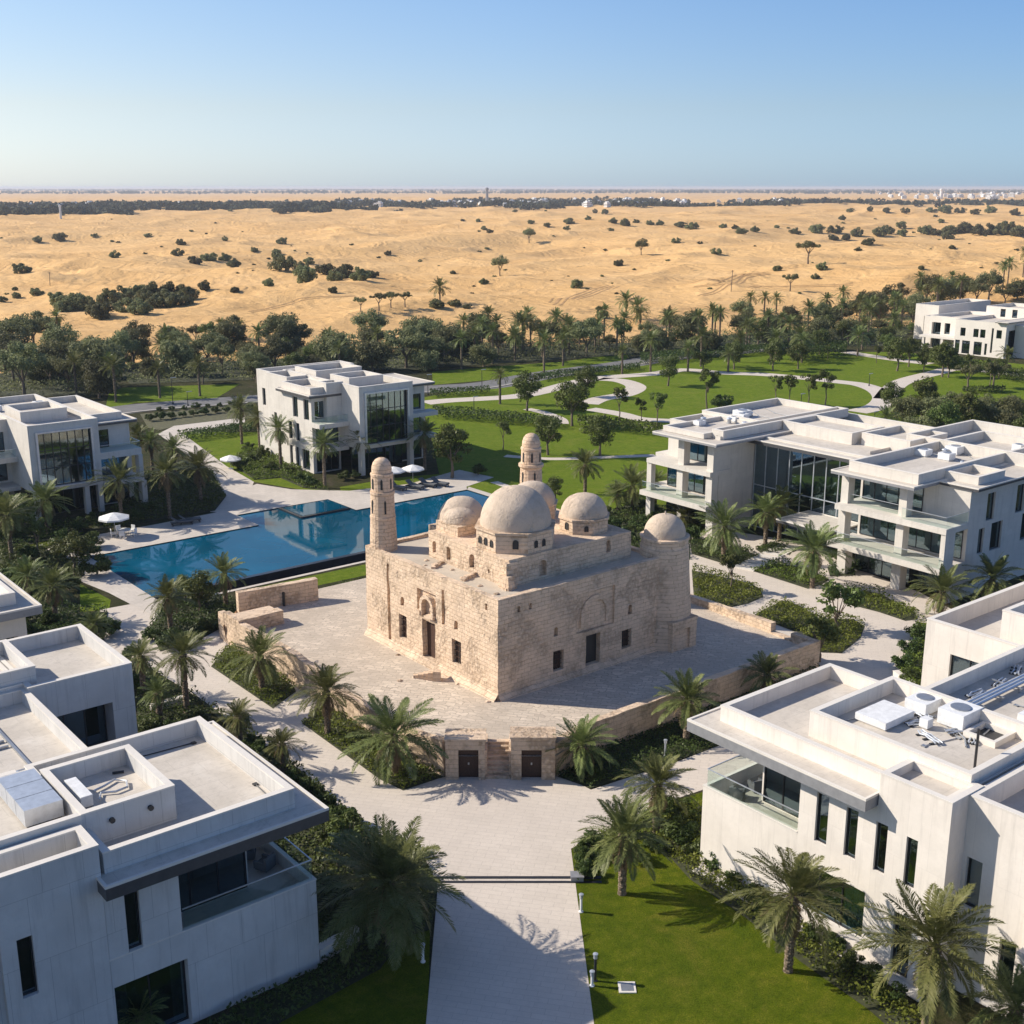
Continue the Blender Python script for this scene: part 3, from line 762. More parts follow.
m.prism([gp(s0 - .35, .0), gp(s0 - .02, .0), gp(s0 - .02, -sdep), gp(s0 - .35, -sdep)], 0, 2.0); m.prism([gp(s1 + .02, .0), gp(s1 + .35, .0), gp(s1 + .35, -sdep), gp(s1 + .02, -sdep)], 0, 2.0)
m.build('tread', M['stonew'], st)

# ------------------------------------------------------------------ mosque
mq = thing('mosque', 'old domed limestone mosque with two small round minarets', 'mosque', (58.6, 72.7, CT))
X0, X1, Y0, Y1, ZR = 50.1, 67.1, 63.9, 81.5, 9.3
CELL = .55
B_ = {'back': 1}
opL = [(71.75, 73.45, 2.1, 5.25, dict(d=.55)), (75.6, 76.7, 2.75, 4.75, dict(d=.4)), (68.4, 69.55, 2.85, 4.75, dict(d=.4)),
       (75.95, 76.4, 5.5, 6.25, dict(d=.35, arch=1, back=1)), (68.8, 69.25, 5.6, 6.3, dict(d=.35, arch=1, back=1)),
       (78.0, 78.35, 1.7, 8.55, dict(d=.25, back=1)), (70.45, 70.8, 5.5, 8.3, dict(d=.22, back=1)),
       (71.6, 74.05, 5.55, 7.6, dict(d=.3, back=1)), (65.15, 65.4, 8.2, 8.7, dict(d=.2, back=1))]
opR = [(58.6, 60.1, 2.1, 4.6, dict(d=.6)), (55.3, 56.35, 2.5, 4.1, dict(d=.4)), (62.4, 63.45, 2.6, 4.1, dict(d=.4)),
       (55.4, 55.8, 5.3, 6.0, dict(d=.35, arch=1, back=1)), (63.0, 63.45, 5.3, 6.1, dict(d=.35, arch=1, back=1)),
       (51.9, 52.15, 8.0, 8.45, dict(d=.2, back=1)), (53.0, 53.25, 8.0, 8.45, dict(d=.2, back=1)),
       (57.6, 61.5, 5.0, 8.1, dict(d=.16, back=1)), (66.35, 66.55, 1.7, 8.9, dict(d=.2, back=1))]
m = MB()
wall(m, '-x', X0, Y0, Y1, CT - .1, ZR, opL, CELL)
wall(m, '-y', Y0, X0, X1, CT - .1, ZR, opR, CELL)
wall(m, '+x', X1, Y0, Y1, CT - .1, ZR, (), 1.2); wall(m, '+y', Y1, X0, X1, CT - .1, ZR, (), 1.2)
# parapet rim and inner faces
for (a, b, c, d) in ((X0, X0 + .45, Y0, Y1), (X1 - .45, X1, Y0, Y1)):
    n = 32
    for k in range(n):
        y0 = c + (d - c) * k / n; y1 = c + (d - c) * (k + 1) / n
        m.quad((a, y0, ZR), (b, y0, ZR), (b, y1, ZR), (a, y1, ZR))
        m.quad((b if a == X0 else a, y0, ZR), (b if a == X0 else a, y1, ZR), (b if a == X0 else a, y1, ZR - .3), (b if a == X0 else a, y0, ZR - .3))
for (c, d) in ((Y0, Y0 + .45), (Y1 - .45, Y1)):
    n = 30; a, b = X0 + .45, X1 - .45
    for k in range(n):
        x0 = a + (b - a) * k / n; x1 = a + (b - a) * (k + 1) / n
        m.quad((x0, c, ZR), (x1, c, ZR), (x1, d, ZR), (x0, d, ZR))
        yy = d if c == Y0 else c
        m.quad((x0, yy, ZR), (x1, yy, ZR), (x1, yy, ZR - .3), (x0, yy, ZR - .3))
# plinth skirt of fallen rubble
for k in range(30):
    a0 = 62.9 if 0 else Y0 + (Y1 - Y0) * k / 30; a1 = Y0 + (Y1 - Y0) * (k + 1) / 30
    if a1 < 71.6 or a0 > 73.6 or 1:
        m.quad((X0 - .45, a0, CT - .05), (X0 - .45, a1, CT - .05), (X0 - .02, a1, CT + .5), (X0 - .02, a0, CT + .5))
    b0 = X0 + (X1 - X0) * k / 30; b1 = X0 + (X1 - X0) * (k + 1) / 30
    m.quad((b0, Y0 - .35, CT - .05), (b1, Y0 - .35, CT - .05), (b1, Y0 - .02, CT + .45), (b0, Y0 - .02, CT + .45))
m.build('wall', M['stone'], mq, jit=.06)
m = MB(); m.quad((X0 + .3, Y0 + .3, 9.05), (X1 - .3, Y0 + .3, 9.05), (X1 - .3, Y1 - .3, 9.05), (X0 + .3, Y1 - .3, 9.05))
M['oldroof'] = paver('old lime roof', (.58, .50, .40), 3, 3, .8, .04, .01, .95, dark=.3)
m.build('roof', M['oldroof'], mq)
# portals
for side, p, o in (('-x', X0, opL[0]), ('-y', Y0, opR[0])):
    m = MB(); sbox(m, side, p, o[0] + .003, o[1] - .003, o[2] + .003, o[3] - .003, .45, .58)
    m.build('door', M['black'] if side == '-y' else M['wood'], mq)
for side, p, o in (('-x', X0, opL[1]), ('-x', X0, opL[2]), ('-y', Y0, opR[1]), ('-y', Y0, opR[2])):
    f = MB(); u0, u1, v0, v1 = o[:4]
    for k in range(1, 5):
        u = u0 + (u1 - u0) * k / 5; sbox(f, side, p, u - .025, u + .025, v0 + .005, v1 - .005, .25, .30)
    for k in range(1, 4):
        v = v0 + (v1 - v0) * k / 4; sbox(f, side, p, u0 + .005, u1 - .005, v - .025, v + .025, .22, .25)
    wf = f.build('window', M['wood'], mq)
    g = MB(); sbox(g, side, p, u0 + .005, u1 - .005, v0 + .005, v1 - .005, .36, .39); g.build('shutter', M['black'], wf)
def archivolt(side, p, c, zb, r, th, d0, d1, n=14):
    m = MB(); s = SG[side]
    for k in range(n):
        a0, a1 = math.pi * k / n, math.pi * (k + 1) / n
        q = [(c + rr * math.cos(a), zb + rr * math.sin(a)) for rr, a in ((r, a0), (r + th, a0), (r + th, a1), (r, a1))]
        A = [P3(side, p + s * d0, *u) for u in q]; Bq = [P3(side, p + s * d1, *u) for u in q]
        m.quad(*A); 
        for i in range(4): m.quad(A[i], A[(i + 1) % 4], Bq[(i + 1) % 4], Bq[i])
    sbox(m, side, p, c - r - th, c - r, zb - .9, zb, d0, d1); sbox(m, side, p, c + r, c + r + th, zb - .9, zb, d0, d1)
    m.build('portal_arch', M['stone'], mq)
archivolt('-x', X0, 72.75, 6.4, .62, .28, -.12, .3)
m = MB(); m.box(X0 - .25, X0 + .1, 71.7, 72.6, 5.62, 5.85); m.box(X0 - .22, X0 + .1, 73.5, 74.0, 5.6, 5.9); m.build('bracket', M['stone'], mq, jit=.05)
archivolt('-y', Y0, 59.55, 6.2, 1.15, .32, .02, .16)
m = MB(); m.box(58.3, 60.4, Y0 - .08, Y0 + .1, 4.62, 4.95); m.build('lintel', M['stone'], mq, jit=.03)
# upper tier
U = (52.84, 65.3, 66.1, 76.35, 8.9, 11.2)
m = MB()
wall(m, '-x', U[0], U[2], U[3], U[4], U[5], [(75.3, 75.8, 9.55, 10.5, dict(d=.3, arch=1, back=1)), (73.4, 73.85, 9.4, 10.5, dict(d=.3, arch=1, back=1)), (70.3, 70.9, 9.5, 10.6, dict(d=.35, arch=1, back=1)), (68.4, 68.6, 9.6, 9.9, dict(d=.2, back=1))], CELL)
wall(m, '-y', U[2], U[0], U[1], U[4], U[5], [(55.8, 56.5, 9.35, 10.6, dict(d=.35, arch=1, back=1)), (62.6, 63.1, 9.9, 10.9, dict(d=.35, arch=1, back=1))], CELL)
wall(m, '+x', U[1], U[2], U[3], U[4], U[5], (), CELL); wall(m, '+y', U[3], U[0], U[1], U[4], U[5], (), CELL)
n = 20
for i in range(n):
    for j in range(n):
        x0 = U[0] + (U[1] - U[0]) * i / n; x1 = U[0] + (U[1] - U[0]) * (i + 1) / n; y0 = U[2] + (U[3] - U[2]) * j / n; y1 = U[2] + (U[3] - U[2]) * (j + 1) / n
        m.quad((x0, y0, U[5]), (x1, y0, U[5]), (x1, y1, U[5]), (x0, y1, U[5]))
m.build('upper_tier', M['stone'], mq, jit=.05)
m = MB(); m.box(54.3, 60.5, 76.3, 78.4, 9.0, 11.0); m.box(59.5, 65.0, 76.3, 77.6, 9.0, 10.6); m.build('side_block', M['stone'], mq)
m = MB(); m.box(52.4, 53.0, 65.6, 66.8, 9.0, 10.1); m.box(52.55, 53.6, 66.0, 66.3, 9.0, 11.0)
for k in range(16):
    x = 52.75 + random.uniform(-.35, .5); y = 66.15 + random.uniform(-.5, .3); m.obox((x, y), random.uniform(.1, .25), random.uniform(.1, .25), 9.0, 9.1 + random.uniform(.1, .5), random.random() * 3)
m.build('rubble_corner', M['stonew'], mq, jit=.08)
def octa(cx, cy, r, z0, z1, wins, rim=.12):
    m = MB(); vs = [(cx + r * math.cos(R(22.5 + 45 * k)), cy + r * math.sin(R(22.5 + 45 * k))) for k in range(8)]
    m.prism(vs, z0, z1)
    vs2 = [(cx + (r + rim) * math.cos(R(22.5 + 45 * k)), cy + (r + rim) * math.sin(R(22.5 + 45 * k))) for k in range(8)]
    i = len(m.v); m.prism(vs2, z1 + .002, z1 + .16)
    o = m.build('drum', M['stone'], mq, jit=.02)
    ap = r * math.cos(R(22.5))
    for deg, u, ww, hh in wins:
        a = R(deg); c = (cx + (ap) * math.cos(a) - u * math.sin(a), cy + (ap) * math.sin(a) + u * math.cos(a))
        w_ = MB(); t = Vector((-math.sin(a), math.cos(a))); nn = Vector((math.cos(a), math.sin(a)))
        zb = z0 + (z1 - z0) * .3
        pts = [(-ww / 2, zb), (ww / 2, zb)] + [(ww / 2 * math.cos(math.pi * k / 8), zb + hh - ww / 2 + ww / 2 * math.sin(math.pi * k / 8)) for k in range(9)]
        w_.quad(*[(c[0] + t.x * q + nn.x * .012, c[1] + t.y * q + nn.y * .012, z) for q, z in pts])
        for (q0, za), (q1, zb_) in zip(pts, pts[1:] + pts[:1]):
            w_.quad((c[0] + t.x * q0 + nn.x * .012, c[1] + t.y * q0 + nn.y * .012, za), (c[0] + t.x * q1 + nn.x * .012, c[1] + t.y * q1 + nn.y * .012, zb_),
                    (c[0] + t.x * q1 * 1.25 + nn.x * .06, c[1] + t.y * q1 * 1.25 + nn.y * .06, zb_ + .03), (c[0] + t.x * q0 * 1.25 + nn.x * .06, c[1] + t.y * q0 * 1.25 + nn.y * .06, za - .0))
        w_.build('window', M['black'], o)
    return o
def domeprof(r, h, z, n=12, skirt=.0):
    p = [(r + skirt, z), (r + skirt * .5, z + .05)]
    for k in range(n):
        a = math.pi / 2 * k / n; p.append((r * math.cos(a) ** .92, z + .1 + (h - .1) * math.sin(a) ** .98))
    p.append((.03, z + h)); return p
def dome(cx, cy, r, h, z, mat='plasterdome', name='dome'):
    m = MB(); m.lathe(cx, cy, domeprof(r, h, z), 40); return m.build(name, M[mat], mq, smooth=True, jit=.06)
octa(56.0, 69.2, 3.12, 11.15, 12.65, [(180, -.7, .26, .55), (180, 0, .26, .6), (180, .7, .26, .55), (225, .3, .36, .7), (270, -.4, .26, .55), (270, .35, .26, .55)])
dome(56.0, 69.2, 2.72, 2.9, 12.8)
octa(62.85, 69.0, 2.05, 11.15, 12.25, [(180, .1, .3, .6), (225, .3, .26, .45)])
dome(62.85, 69.0, 1.9, 1.75, 12.35)
m = MB(); m.box(53.5, 56.3, 73.3, 76.2, 11.15, 12.0); m.build('drum', M['stone'], mq, jit=.03)
dome(54.9, 74.75, 1.4, 1.2, 12.0)
dome(55.6, 75.6, 1.95, 2.1, 11.6)
octa(62.2, 74.6, 2.05, 11.15, 12.3, [(180, 0, .3, .6)]); dome(62.0, 74.4, 1.9, 1.8, 12.4)
# corner tower with its own dome, lean-to at its foot
m = MB(); TC = (68.1, 65.1)
m.lathe(*TC, [(2.5, CT - .1), (2.42, 3.0), (2.2, 5.6), (2.08, 7.6), (1.98, 9.75), (1.9, 9.9), (1.9, 10.35), (2.0, 10.4), (2.0, 10.62), (1.7, 10.66)], 32)
tw = m.build('corner_tower', M['stone'], mq, jit=.07)
m = MB(); m.lathe(*TC, domeprof(1.68, 1.72, 10.64), 32); m.lathe(*TC, [(.08, 12.3), (.05, 12.6)], 8); m.build('dome', M['plasterdome'], tw, smooth=True, jit=.02)
m = MB(); wall(m, '-y', 62.55, 66.75, 69.5, CT - .1, 3.9, [(66.95, 68.75, CT, 3.35, dict(d=.9, back=1))]); m.box(66.7, 69.6, 62.55, 64.4, 3.9, 4.12); wall(m, '-x', 66.75, 62.55, 64.2, CT - .1, 3.9); wall(m, '+x', 69.5, 62.55, 64.5, CT - .1, 3.9, [(63.1, 63.5, 2.6, 3.3, dict(d=.3, back=1))]); lt = m.build('lean_to', M['stone'], mq, jit=.06)
m = MB(); m.box(66.97, 68.73, 63.0, 63.1, CT, 3.33); m.build('recess', M['black'], lt)  # black panel at the back paints in the shade of the recess
m = MB(); m.obox((68.2, 65), .0 + .12, .06, 7.1, 7.35, 0); m.build('slit', M['black'], tw) if 0 else None
def minaret(cx, cy, base, gal):
    m = MB()
    m.lathe(cx, cy, [(1.14, base), (1.08, 10.4), (1.03, 11.7), (1.06, 11.74), (1.05, 11.9), (1.0, 11.94), (.95, 13.6), (gal - .04, 13.68), (gal, 13.76), (gal, 13.96), (.90, 13.98), (.88, 15.2), (.92, 15.24), (.92, 15.42), (.82, 15.45)], 20)
    t = m.build('minaret', M['minaret'], mq, jit=.02)
    m = MB(); p = [(.80, 15.42), (.82, 15.7), (.78, 16.0), (.68, 16.3), (.5, 16.52), (.24, 16.66), (.03, 16.7)]
    m.lathe(cx, cy, p, 20); m.build('dome', M['minaret'], t, smooth=True)
    for z0, z1, r, ww, angs in ((14.2, 14.95, .885, .17, (180, 235, 290, 125)), (12.2, 13.2, .97, .15, (180, 250)), ):
        for a in angs:
            w_ = MB(); ca, sa = math.cos(R(a)), math.sin(R(a))
            w_.obox((cx + ca * (r - .07), cy + sa * (r - .07)), .10, ww / 2, z0, z1, R(a)); w_.obox((cx + ca * (r - .07), cy + sa * (r - .07)), .10, ww / 4, z1, z1 + .1, R(a))
            w_.build('slit', M['black'], t)
    return t
minaret(51.2, 80.4, 8.2, 1.0)
minaret(66.9, 80.5, 8.2, 1.12)
# broken beams and stones left on the mosque roof and court
def rocks(name, label, cat, spots, z, mat, grp=None):
    for (x, y, s) in spots:
        m = MB()
        bm = bmesh.new(); bmesh.ops.create_icosphere(bm, subdivisions=2, radius=1)
        for v in bm.verts:
            d = mnoise.noise(v.co * 1.3 + Vector((x, y, 0))) * .5 + 1; v.co *= d
            v.co.x *= s; v.co.y *= s * .8; v.co.z = max(v.co.z, -.3) * s * .6
        me = bpy.data.meshes.new(name); bm.to_mesh(me); bm.free(); me.materials.append(M[mat])
        o = bpy.data.objects.new(name, me); put(o, None, (x, y, z)); tag(o, label, cat, grp)
rocks('loose_stone', 'small loose stone lying on the mosque roof', 'stone', [(51.6, 70.2, .18), (52.2, 72.3, .2), (51.5, 67.8, .2), (51.3, 65.6, .22), (51.2, 74.5, .15), (52.0, 75.5, .2)], 9.06, 'stonew', 'loose stones on the mosque roof')
for x, y, L, a, lab in ((52.0, 73.9, 1.5, .5, 'broken stone ridge on the mosque roof nearer the left minaret'), (52.1, 69.9, 1.6, .35, 'broken stone ridge on the mosque roof before the arched window')):
    m = MB()
    for k in range(6): m.obox((x + math.cos(a) * L * (k / 5 - .5), y + math.sin(a) * L * (k / 5 - .5)), .22, .16, 9.04, 9.15 + random.random() * .2, a + random.uniform(-.4, .4))
    tag(m.build('stone_ridge', M['stonew'], jit=.05), lab, 'rubble')
m = MB()
for k in range(5): m.obox((48.9 - k * .22, 69.9 + k * .33), .35 - k * .03, .3, CT - .02, CT + .75 - k * .13, .9)
tag(m.build('fallen_stone', M['stonew'], jit=.08), 'sloping fallen stone slab by the left mosque wall', 'stone slab')
rocks('loose_stone', 'small loose stone on the courtyard paving', 'stone', [at(400, 681, CT) + (.22,), at(458, 684, CT) + (.2,), at(488, 702, CT) + (.18,), at(398, 655, CT) + (.2,)], CT, 'stonew', 'loose stones on the courtyard')
# ------------------------------------------------------------------ villas
class Villa:
    def __init__(s, label, loc, wallmat='render', coping='coping'):
        s.root = thing('villa', label, 'villa', loc)
        s.w = MB(); s.r = MB(); s.c = MB(); s.f = MB(); s.wm = M[wallmat]; s.cm = M[coping]
    def block(s, x0, x1, y0, y1, z0, zr, zp, ops=None, th=.32, sides='-x-y+x+y', roof=True):
        ops = ops or {}
        for sd, p, a, b in (('-x', x0, y0, y1), ('+x', x1, y0, y1), ('-y', y0, x0, x1), ('+y', y1, x0, x1)):
            if sd in sides:
                wall(s.w, sd, p, a, b, z0, zp, ops.get(sd, ()))
                for o in ops.get(sd, ()):
                    if not (len(o) > 4 and (o[4].get('back') or o[4].get('void'))): window(s.root, sd, p, o)
        if not roof: return
        if zp > zr + .02:
            e = .025                                   # coping stands a little proud
            for (a, b, c, d) in ((x0 - e, x0 + th, y0 - e, y1 + e), (x1 - th, x1 + e, y0 - e, y1 + e), (x0 + th, x1 - th, y0 - e, y0 + th), (x0 + th, x1 - th, y1 - th, y1 + e)):
                s.c.box(a, b, c, d, zp - .002, zp + .07)
            i = th - .02
            s.w.quad((x0 + i, y0 + i, zr), (x1 - i, y0 + i, zr), (x1 - i, y0 + i, zp), (x0 + i, y0 + i, zp)); s.w.quad((x0 + i, y1 - i, zr), (x1 - i, y1 - i, zr), (x1 - i, y1 - i, zp), (x0 + i, y1 - i, zp))
            s.w.quad((x0 + i, y0 + i, zr), (x0 + i, y1 - i, zr), (x0 + i, y1 - i, zp), (x0 + i, y0 + i, zp)); s.w.quad((x1 - i, y0 + i, zr), (x1 - i, y1 - i, zr), (x1 - i, y1 - i, zp), (x1 - i, y0 + i, zp))
            s.r.quad((x0 + .1, y0 + .1, zr), (x1 - .1, y0 + .1, zr), (x1 - .1, y1 - .1, zr), (x0 + .1, y1 - .1, zr))
        else:
            s.r.quad((x0, y0, zr), (x1, y0, zr), (x1, y1, zr), (x0, y1, zr))
    def canopy(s, x0, x1, y0, y1, z0, z1, lip=.18, top=True, mat='fascia'):
        """flat projecting roof plate with a dark edge and a paler top"""
        m = MB(); m.box(x0, x1, y0, y1, z0, z1)
        o = m.build('canopy', M[mat], s.root)
        if top:
            t = MB(); g = .004
            t.box(x0 + .12, x1 - .12, y0 + .12, y1 - .12, z1 + g, z1 + .03)
            t.build('canopy_top', M['roof'], o)
            e = MB()
            for a, b, c, d in ((x0 - .01, x0 + .13, y0 - .01, y1 + .01), (x1 - .13, x1 + .01, y0 - .01, y1 + .01), (x0 + .13, x1 - .13, y0 - .01, y0 + .13), (x0 + .13, x1 - .13, y1 - .13, y1 + .01)):
                e.box(a, b, c, d, z1 - .03, z1 + .10)
            e.build('canopy_edge', M['coping'], o)
        return o
    def slab(s, x0, x1, y0, y1, z0, z1, name='balcony_slab', mat=None):
        m = MB(); m.box(x0, x1, y0, y1, z0, z1); return m.build(name, mat or s.wm, s.root)
    def column(s, x, y, hx, hy, z0, z1, mat=None):
        m = MB(); m.box(x - hx, x + hx, y - hy, y + hy, z0, z1); return m.build('column', mat or s.wm, s.root)
    def rail(s, pts, z, h=1.0, pal=True):
        g = MB(); hr = MB()
        for a, b in zip(pts, pts[1:]):
            d = Vector((b[0] - a[0], b[1] - a[1])); L = d.length; an = math.atan2(d.y, d.x); c = ((a[0] + b[0]) / 2, (a[1] + b[1]) / 2)
            g.obox(c, L / 2 - .02, .012, z, z + h, an); hr.obox(c, L / 2, .03, z + h + .002, z + h + .05, an)
        o = g.build('balustrade', M['clear'], s.root); hr.build('handrail', M['palemetal' if pal else 'steel'], o); return o
    def glazing(s, side, p, a0, a1, z0, z1, n=None, h=1, gm='glass', fm='frame', t=.06):
        return window(s.root, side, p, (a0, a1, z0, z1, dict(d=.1, n=n or max(1, round((a1 - a0) / 1.5)), h=h, gm=gm, fm=fm, t=t)), name='glazing')
    def done(s, rooft='roof'):
        if s.w.f: s.w.build('wall', s.wm, s.root)
        if s.r.f: s.r.build('roof', M[rooft], s.root)
        if s.c.f: s.c.build('parapet_coping', s.cm, s.root)
        if s.f.f: s.f.build('trim', M['fascia'], s.root)

# ---- villa at the lower left (front face along y = 46.87)
A = Villa('pale concrete villa at lower left with a dark edged flat roof over a glass balcony', (15, 52, 0), 'panel')
YA = 46.87
sl = lambda a, b, z0, z1, **k: (a, b, z0, z1, dict(dict(d=.3, n=1), **k))
# ground floor and the balcony parapet
A.block(15.12, 25.39, YA, 58.6, 0, 4.2, 4.9, {'-y': [(15.2, 18.62, .05, 3.5, dict(d=.5, n=2))], '+x': [(50.5, 56.5, .05, 3.2, dict(d=.3, n=3))]}, th=.22)
# upper floor
A.block(15.12, 18.5, YA + .003, 57.2, 4.9, 8.3, 8.4, {'-y': [sl(16.0, 16.66, 4.95, 7.85)]}, roof=False)
A.block(18.5, 23.0, 49.35, 57.2, 4.2, 8.3, 8.4, {'-y': [(18.55, 22.95, 4.25, 8.2, dict(d=.12, n=3))], '+x': [(51, 56, 4.3, 8.1, dict(d=.12, n=3))]}, roof=False)
A.canopy(14.9, 25.7, 45.85, 58.3, 8.45, 9.05)
A.block(15.3, 24.5, 46.95, 57.3, 9.06, 9.2, 10.05)
A.rail([(18.6, YA + .1), (25.25, YA + .1), (25.25, 58.2)], 4.98, 1.0)
# raised roof block and left wing
A.block(8, 19.62, 49.3, 54.75, 9.1, 10.0, 10.85, sides='-x-y+x', roof=False)
A.block(15.3, 19.62, 49.3, 54.75, 9.1, 10.0, 10.85, sides='-x+y'); A.c.box(8, 15.28, 49.27, 49.6, 9.9, 10.9); A.r.quad((8, 49.6, 10.0), (15.4, 49.6, 10.0), (15.4, 57, 10.0), (8, 57, 10.0)); A.w.box(8, 15.3, 56.9, 57.05, 9.3, 10.02)
A.block(-2, 15.1, YA - .03, 49.0, 0, 9.2, 10.55, {'-y': [sl(11.4, 12.05, 4.75, 7.55), sl(6, 6.65, 4.75, 7.55), (9.9, 10.75, 3.6, 7.7, dict(d=.35, back=1)), (2, 5.5, .1, 3.3, dict(d=.4, n=2))]})
A.block(-2, 15.14, 49.0, 58.6, 0, 9.3, 9.35, roof=True, sides='+y')
# middle low roof and rear block with a deep opening
A.block(6, 19.3, 58.6, 70.4, 0, 8.0, 8.75)
A.block(19.3, 25.39, 58.6, 63.2, 0, 3.2, 4.0, {'+x': [(59.5, 62.5, .1, 3, dict(d=.3, n=2))]})
A.block(19.25, 25.55, 69.5, 78.4, 0, 8.1, 9.0, {'-y': [(20.2, 24.15, 3.6, 6.8, dict(d=1.6, back=1))], '+x': [(71, 73, 1.0, 3.4, dict(d=.3)), (74.5, 76.5, 1.0, 3.4, dict(d=.3))]})
A.block(6, 19.25, 70.4, 78.35, 0, 8.1, 9.0)
A.block(8, 20.1, 70.6, 76.2, 8.05, 9.0, 9.85)
A.glazing('-y', 70.9, 20.25, 24.1, 3.65, 6.75, n=3)
# roof ribs of the low part
m = MB()
for y in (61.0, 64.4, 65.2): m.box(8, 16.5, y, y + .12, 8.0, 8.14)
m.box(16.6, 16.75, 59.0, 69.8, 8.0, 8.16)
m.build('roof_rib', M['steel'], A.root)
A.done()
# low flat roofed lobby at the far left edge
G_ = Villa('low villa wing with grey overhanging roof at the left edge of the pool garden', (22, 98, 0), 'render')
G_.block(10, 25.6, 91.0, 103, 0, 6.2, 6.3, {'-y': [(15, 24.9, .1, 4.6, dict(d=1.2, n=5))], '+x': [(92, 101, .1, 4.6, dict(d=.5, n=5))]}, roof=False)
G_.canopy(9, 26.6, 90.0, 104, 6.3, 6.9, mat='greymetal'); G_.block(10, 25.2, 91.6, 103.2, 6.92, 7.0, 7.8); G_.done()

# ---- villa at the lower right (lit face along x = 47.09)
B = Villa('cream villa at lower right with four slit windows under a long flat canopy', (52, 34, 0), 'panelw')
XB = 47.09
B.block(XB, 57.0, 34.85, 41.4, 0, 4.3, 5.05, {'-x': [(34.9, 34.95, .6, .7, dict(back=1))]}, th=.2)
B.block(XB + .003, 57.0, 26.36, 34.85, 0, 4.9, 5.05, {'-x': [(30.5, 34.8, 1.0, 3.65, dict(d=.25, n=3)), (27.8, 28.8, .1, 3.5, dict(d=.3, n=1))]}, roof=False)
B.block(XB, 57.0, 26.36, 34.8, 5.05, 8.3, 8.6, {'-x': [sl(33.0, 33.75, 5.1, 7.85, d=.24), sl(31.25, 31.95, 5.1, 7.8, d=.24), sl(29.55, 30.2, 5.1, 7.75, d=.24), sl(27.9, 28.5, 5.1, 7.7, d=.24)]}, roof=False, sides='-x-y+x')
B.block(49.4, 57.0, 34.8, 39.1, 4.3, 8.3, 8.6, {'-x': [(35.0, 39.0, 4.35, 8.2, dict(d=.1, n=3))], '+y': [(49.5, 55, 4.35, 8.2, dict(d=.1, n=4))]}, roof=False, sides='-x+y')
B.block(XB + .05, 49.45, 34.55, 34.8, 4.3, 8.3, 8.6, roof=False, sides='+y-x')
B.canopy(46.1, 57.0, 30.25, 41.9, 8.55, 9.15, mat='greymetal')
B.block(47.45, 57.1, 26.8, 40.7, 9.16, 9.3, 10.05)
B.block(XB, 49.68, 26.36, 30.2, 8.6, 9.9, 10.3, sides='-x-y+y')
B.rail([(57, 41.2), (47.2, 41.2), (47.2, 34.9)], 5.12, 1.0)
B.block(49.5, 56.9, 26.9, 36.3, 9.28, 9.92, 10.72)
# recessed wall and the next projections towards the camera
B.block(48.5, 60, 23.0, 26.4, 0, 9.2, 10.25, {'-x': [(25.35, 26.15, 4.6, 7.2, dict(d=.3)), (23.3, 24.1, 1.2, 3.9, dict(d=.3))]})
B.block(50.2, 60, 12, 24.9, 0, 9.3, 10.3, {'-x': [(22.9, 23.6, 1.0, 3.9, dict(d=.3)), (20, 22, 4.6, 7.2, dict(d=.3))]}) if 0 else None
B.block(48.35, 62, 10, 23.0, 0, 9.3, 10.35, {'-x': [(20.2, 22.3, 4.9, 7.4, dict(d=.8)), (19, 22.2, .2, 3.5, dict(d=.5))]})
B.slab(47.2, 48.4, 15, 22.6, 4.0, 4.6)
# deeper right part and the rear block
B.block(57.0, 82, 12, 35.2, 0, 9.1, 9.95, {'+y': [(60, 68, .2, 3.4, dict(d=.3)), (60, 68, 4.4, 7.4, dict(d=.3))]})
B.block(69.9, 86, 35.2, 42.35, 0, 8.4, 9.5, {'-x': [(37.7, 40.4, 5.4, 7.6, dict(d=.3, n=2))]})
B.block(72.5, 86, 33.0, 38.5, 8.4, 9.9, 10.6)
B.slab(46.3, XB - .02, 26.3, 41.3, -.05, .06, 'plinth', M['coping'])
B.done()

# ---- long three storey villa with the glass link
C = Villa('long three storey pale villa with twin wings and a tall dark glass link', (105, 78, 0), 'render2')
# right wing
C.block(101.2, 122, 58.0, 70.0, 0, 10.45, 10.55, {'-y': [(104.2, 105.6, 7.0, 9.7, dict(d=.3, n=1)), (109.5, 111, 6.9, 9.7, dict(d=.3, n=1)), (113, 114.3, 6.9, 9.7, dict(d=.3, n=1)), (103.2, 104.2, 3.9, 6.4, dict(d=.3, n=1)), (105.4, 107.4, 3.8, 6.6, dict(d=.3, n=1)), (111, 113, 3.8, 6.6, dict(d=.3, n=1))]}, roof=False)
C.glazing('-x', 101.1, 62.9, 69.7, 7.45, 10.3, n=5); C.glazing('-x', 101.1, 58.4, 69.7, 3.75, 6.9, n=7); C.glazing('-x', 100.6, 58.6, 69.6, .1, 3.0, n=7)
C.glazing('-x', 102.6, 58.3, 62.6, 7.45, 10.3, n=3)
C.slab(97.0, 101.3, 57.95, 70.6, 3.05, 3.6); C.slab(97.4, 101.3, 57.9, 70.2, 6.85, 7.4)
C.canopy(96.8, 113, 61.2, 70.5, 10.5, 10.78, mat='greymetal'); C.canopy(101.0, 113.1, 57.2, 61.2, 10.48, 10.74, mat='fascia')
for y in (69.8, 63.2): C.column(98.6, y, .5, .42, 3.6, 6.85); C.column(98.8, y, .5, .42, 7.4, 10.5)
for y in (69.8, 63.5): C.column(99.1, y, .55, .5, 0, 3.05)
C.column(98.3, 58.2, .8, .24, 3.6, 6.85); C.block(98.2, 101.25, 57.93, 58.2, 0, 3, 3.05, roof=False)
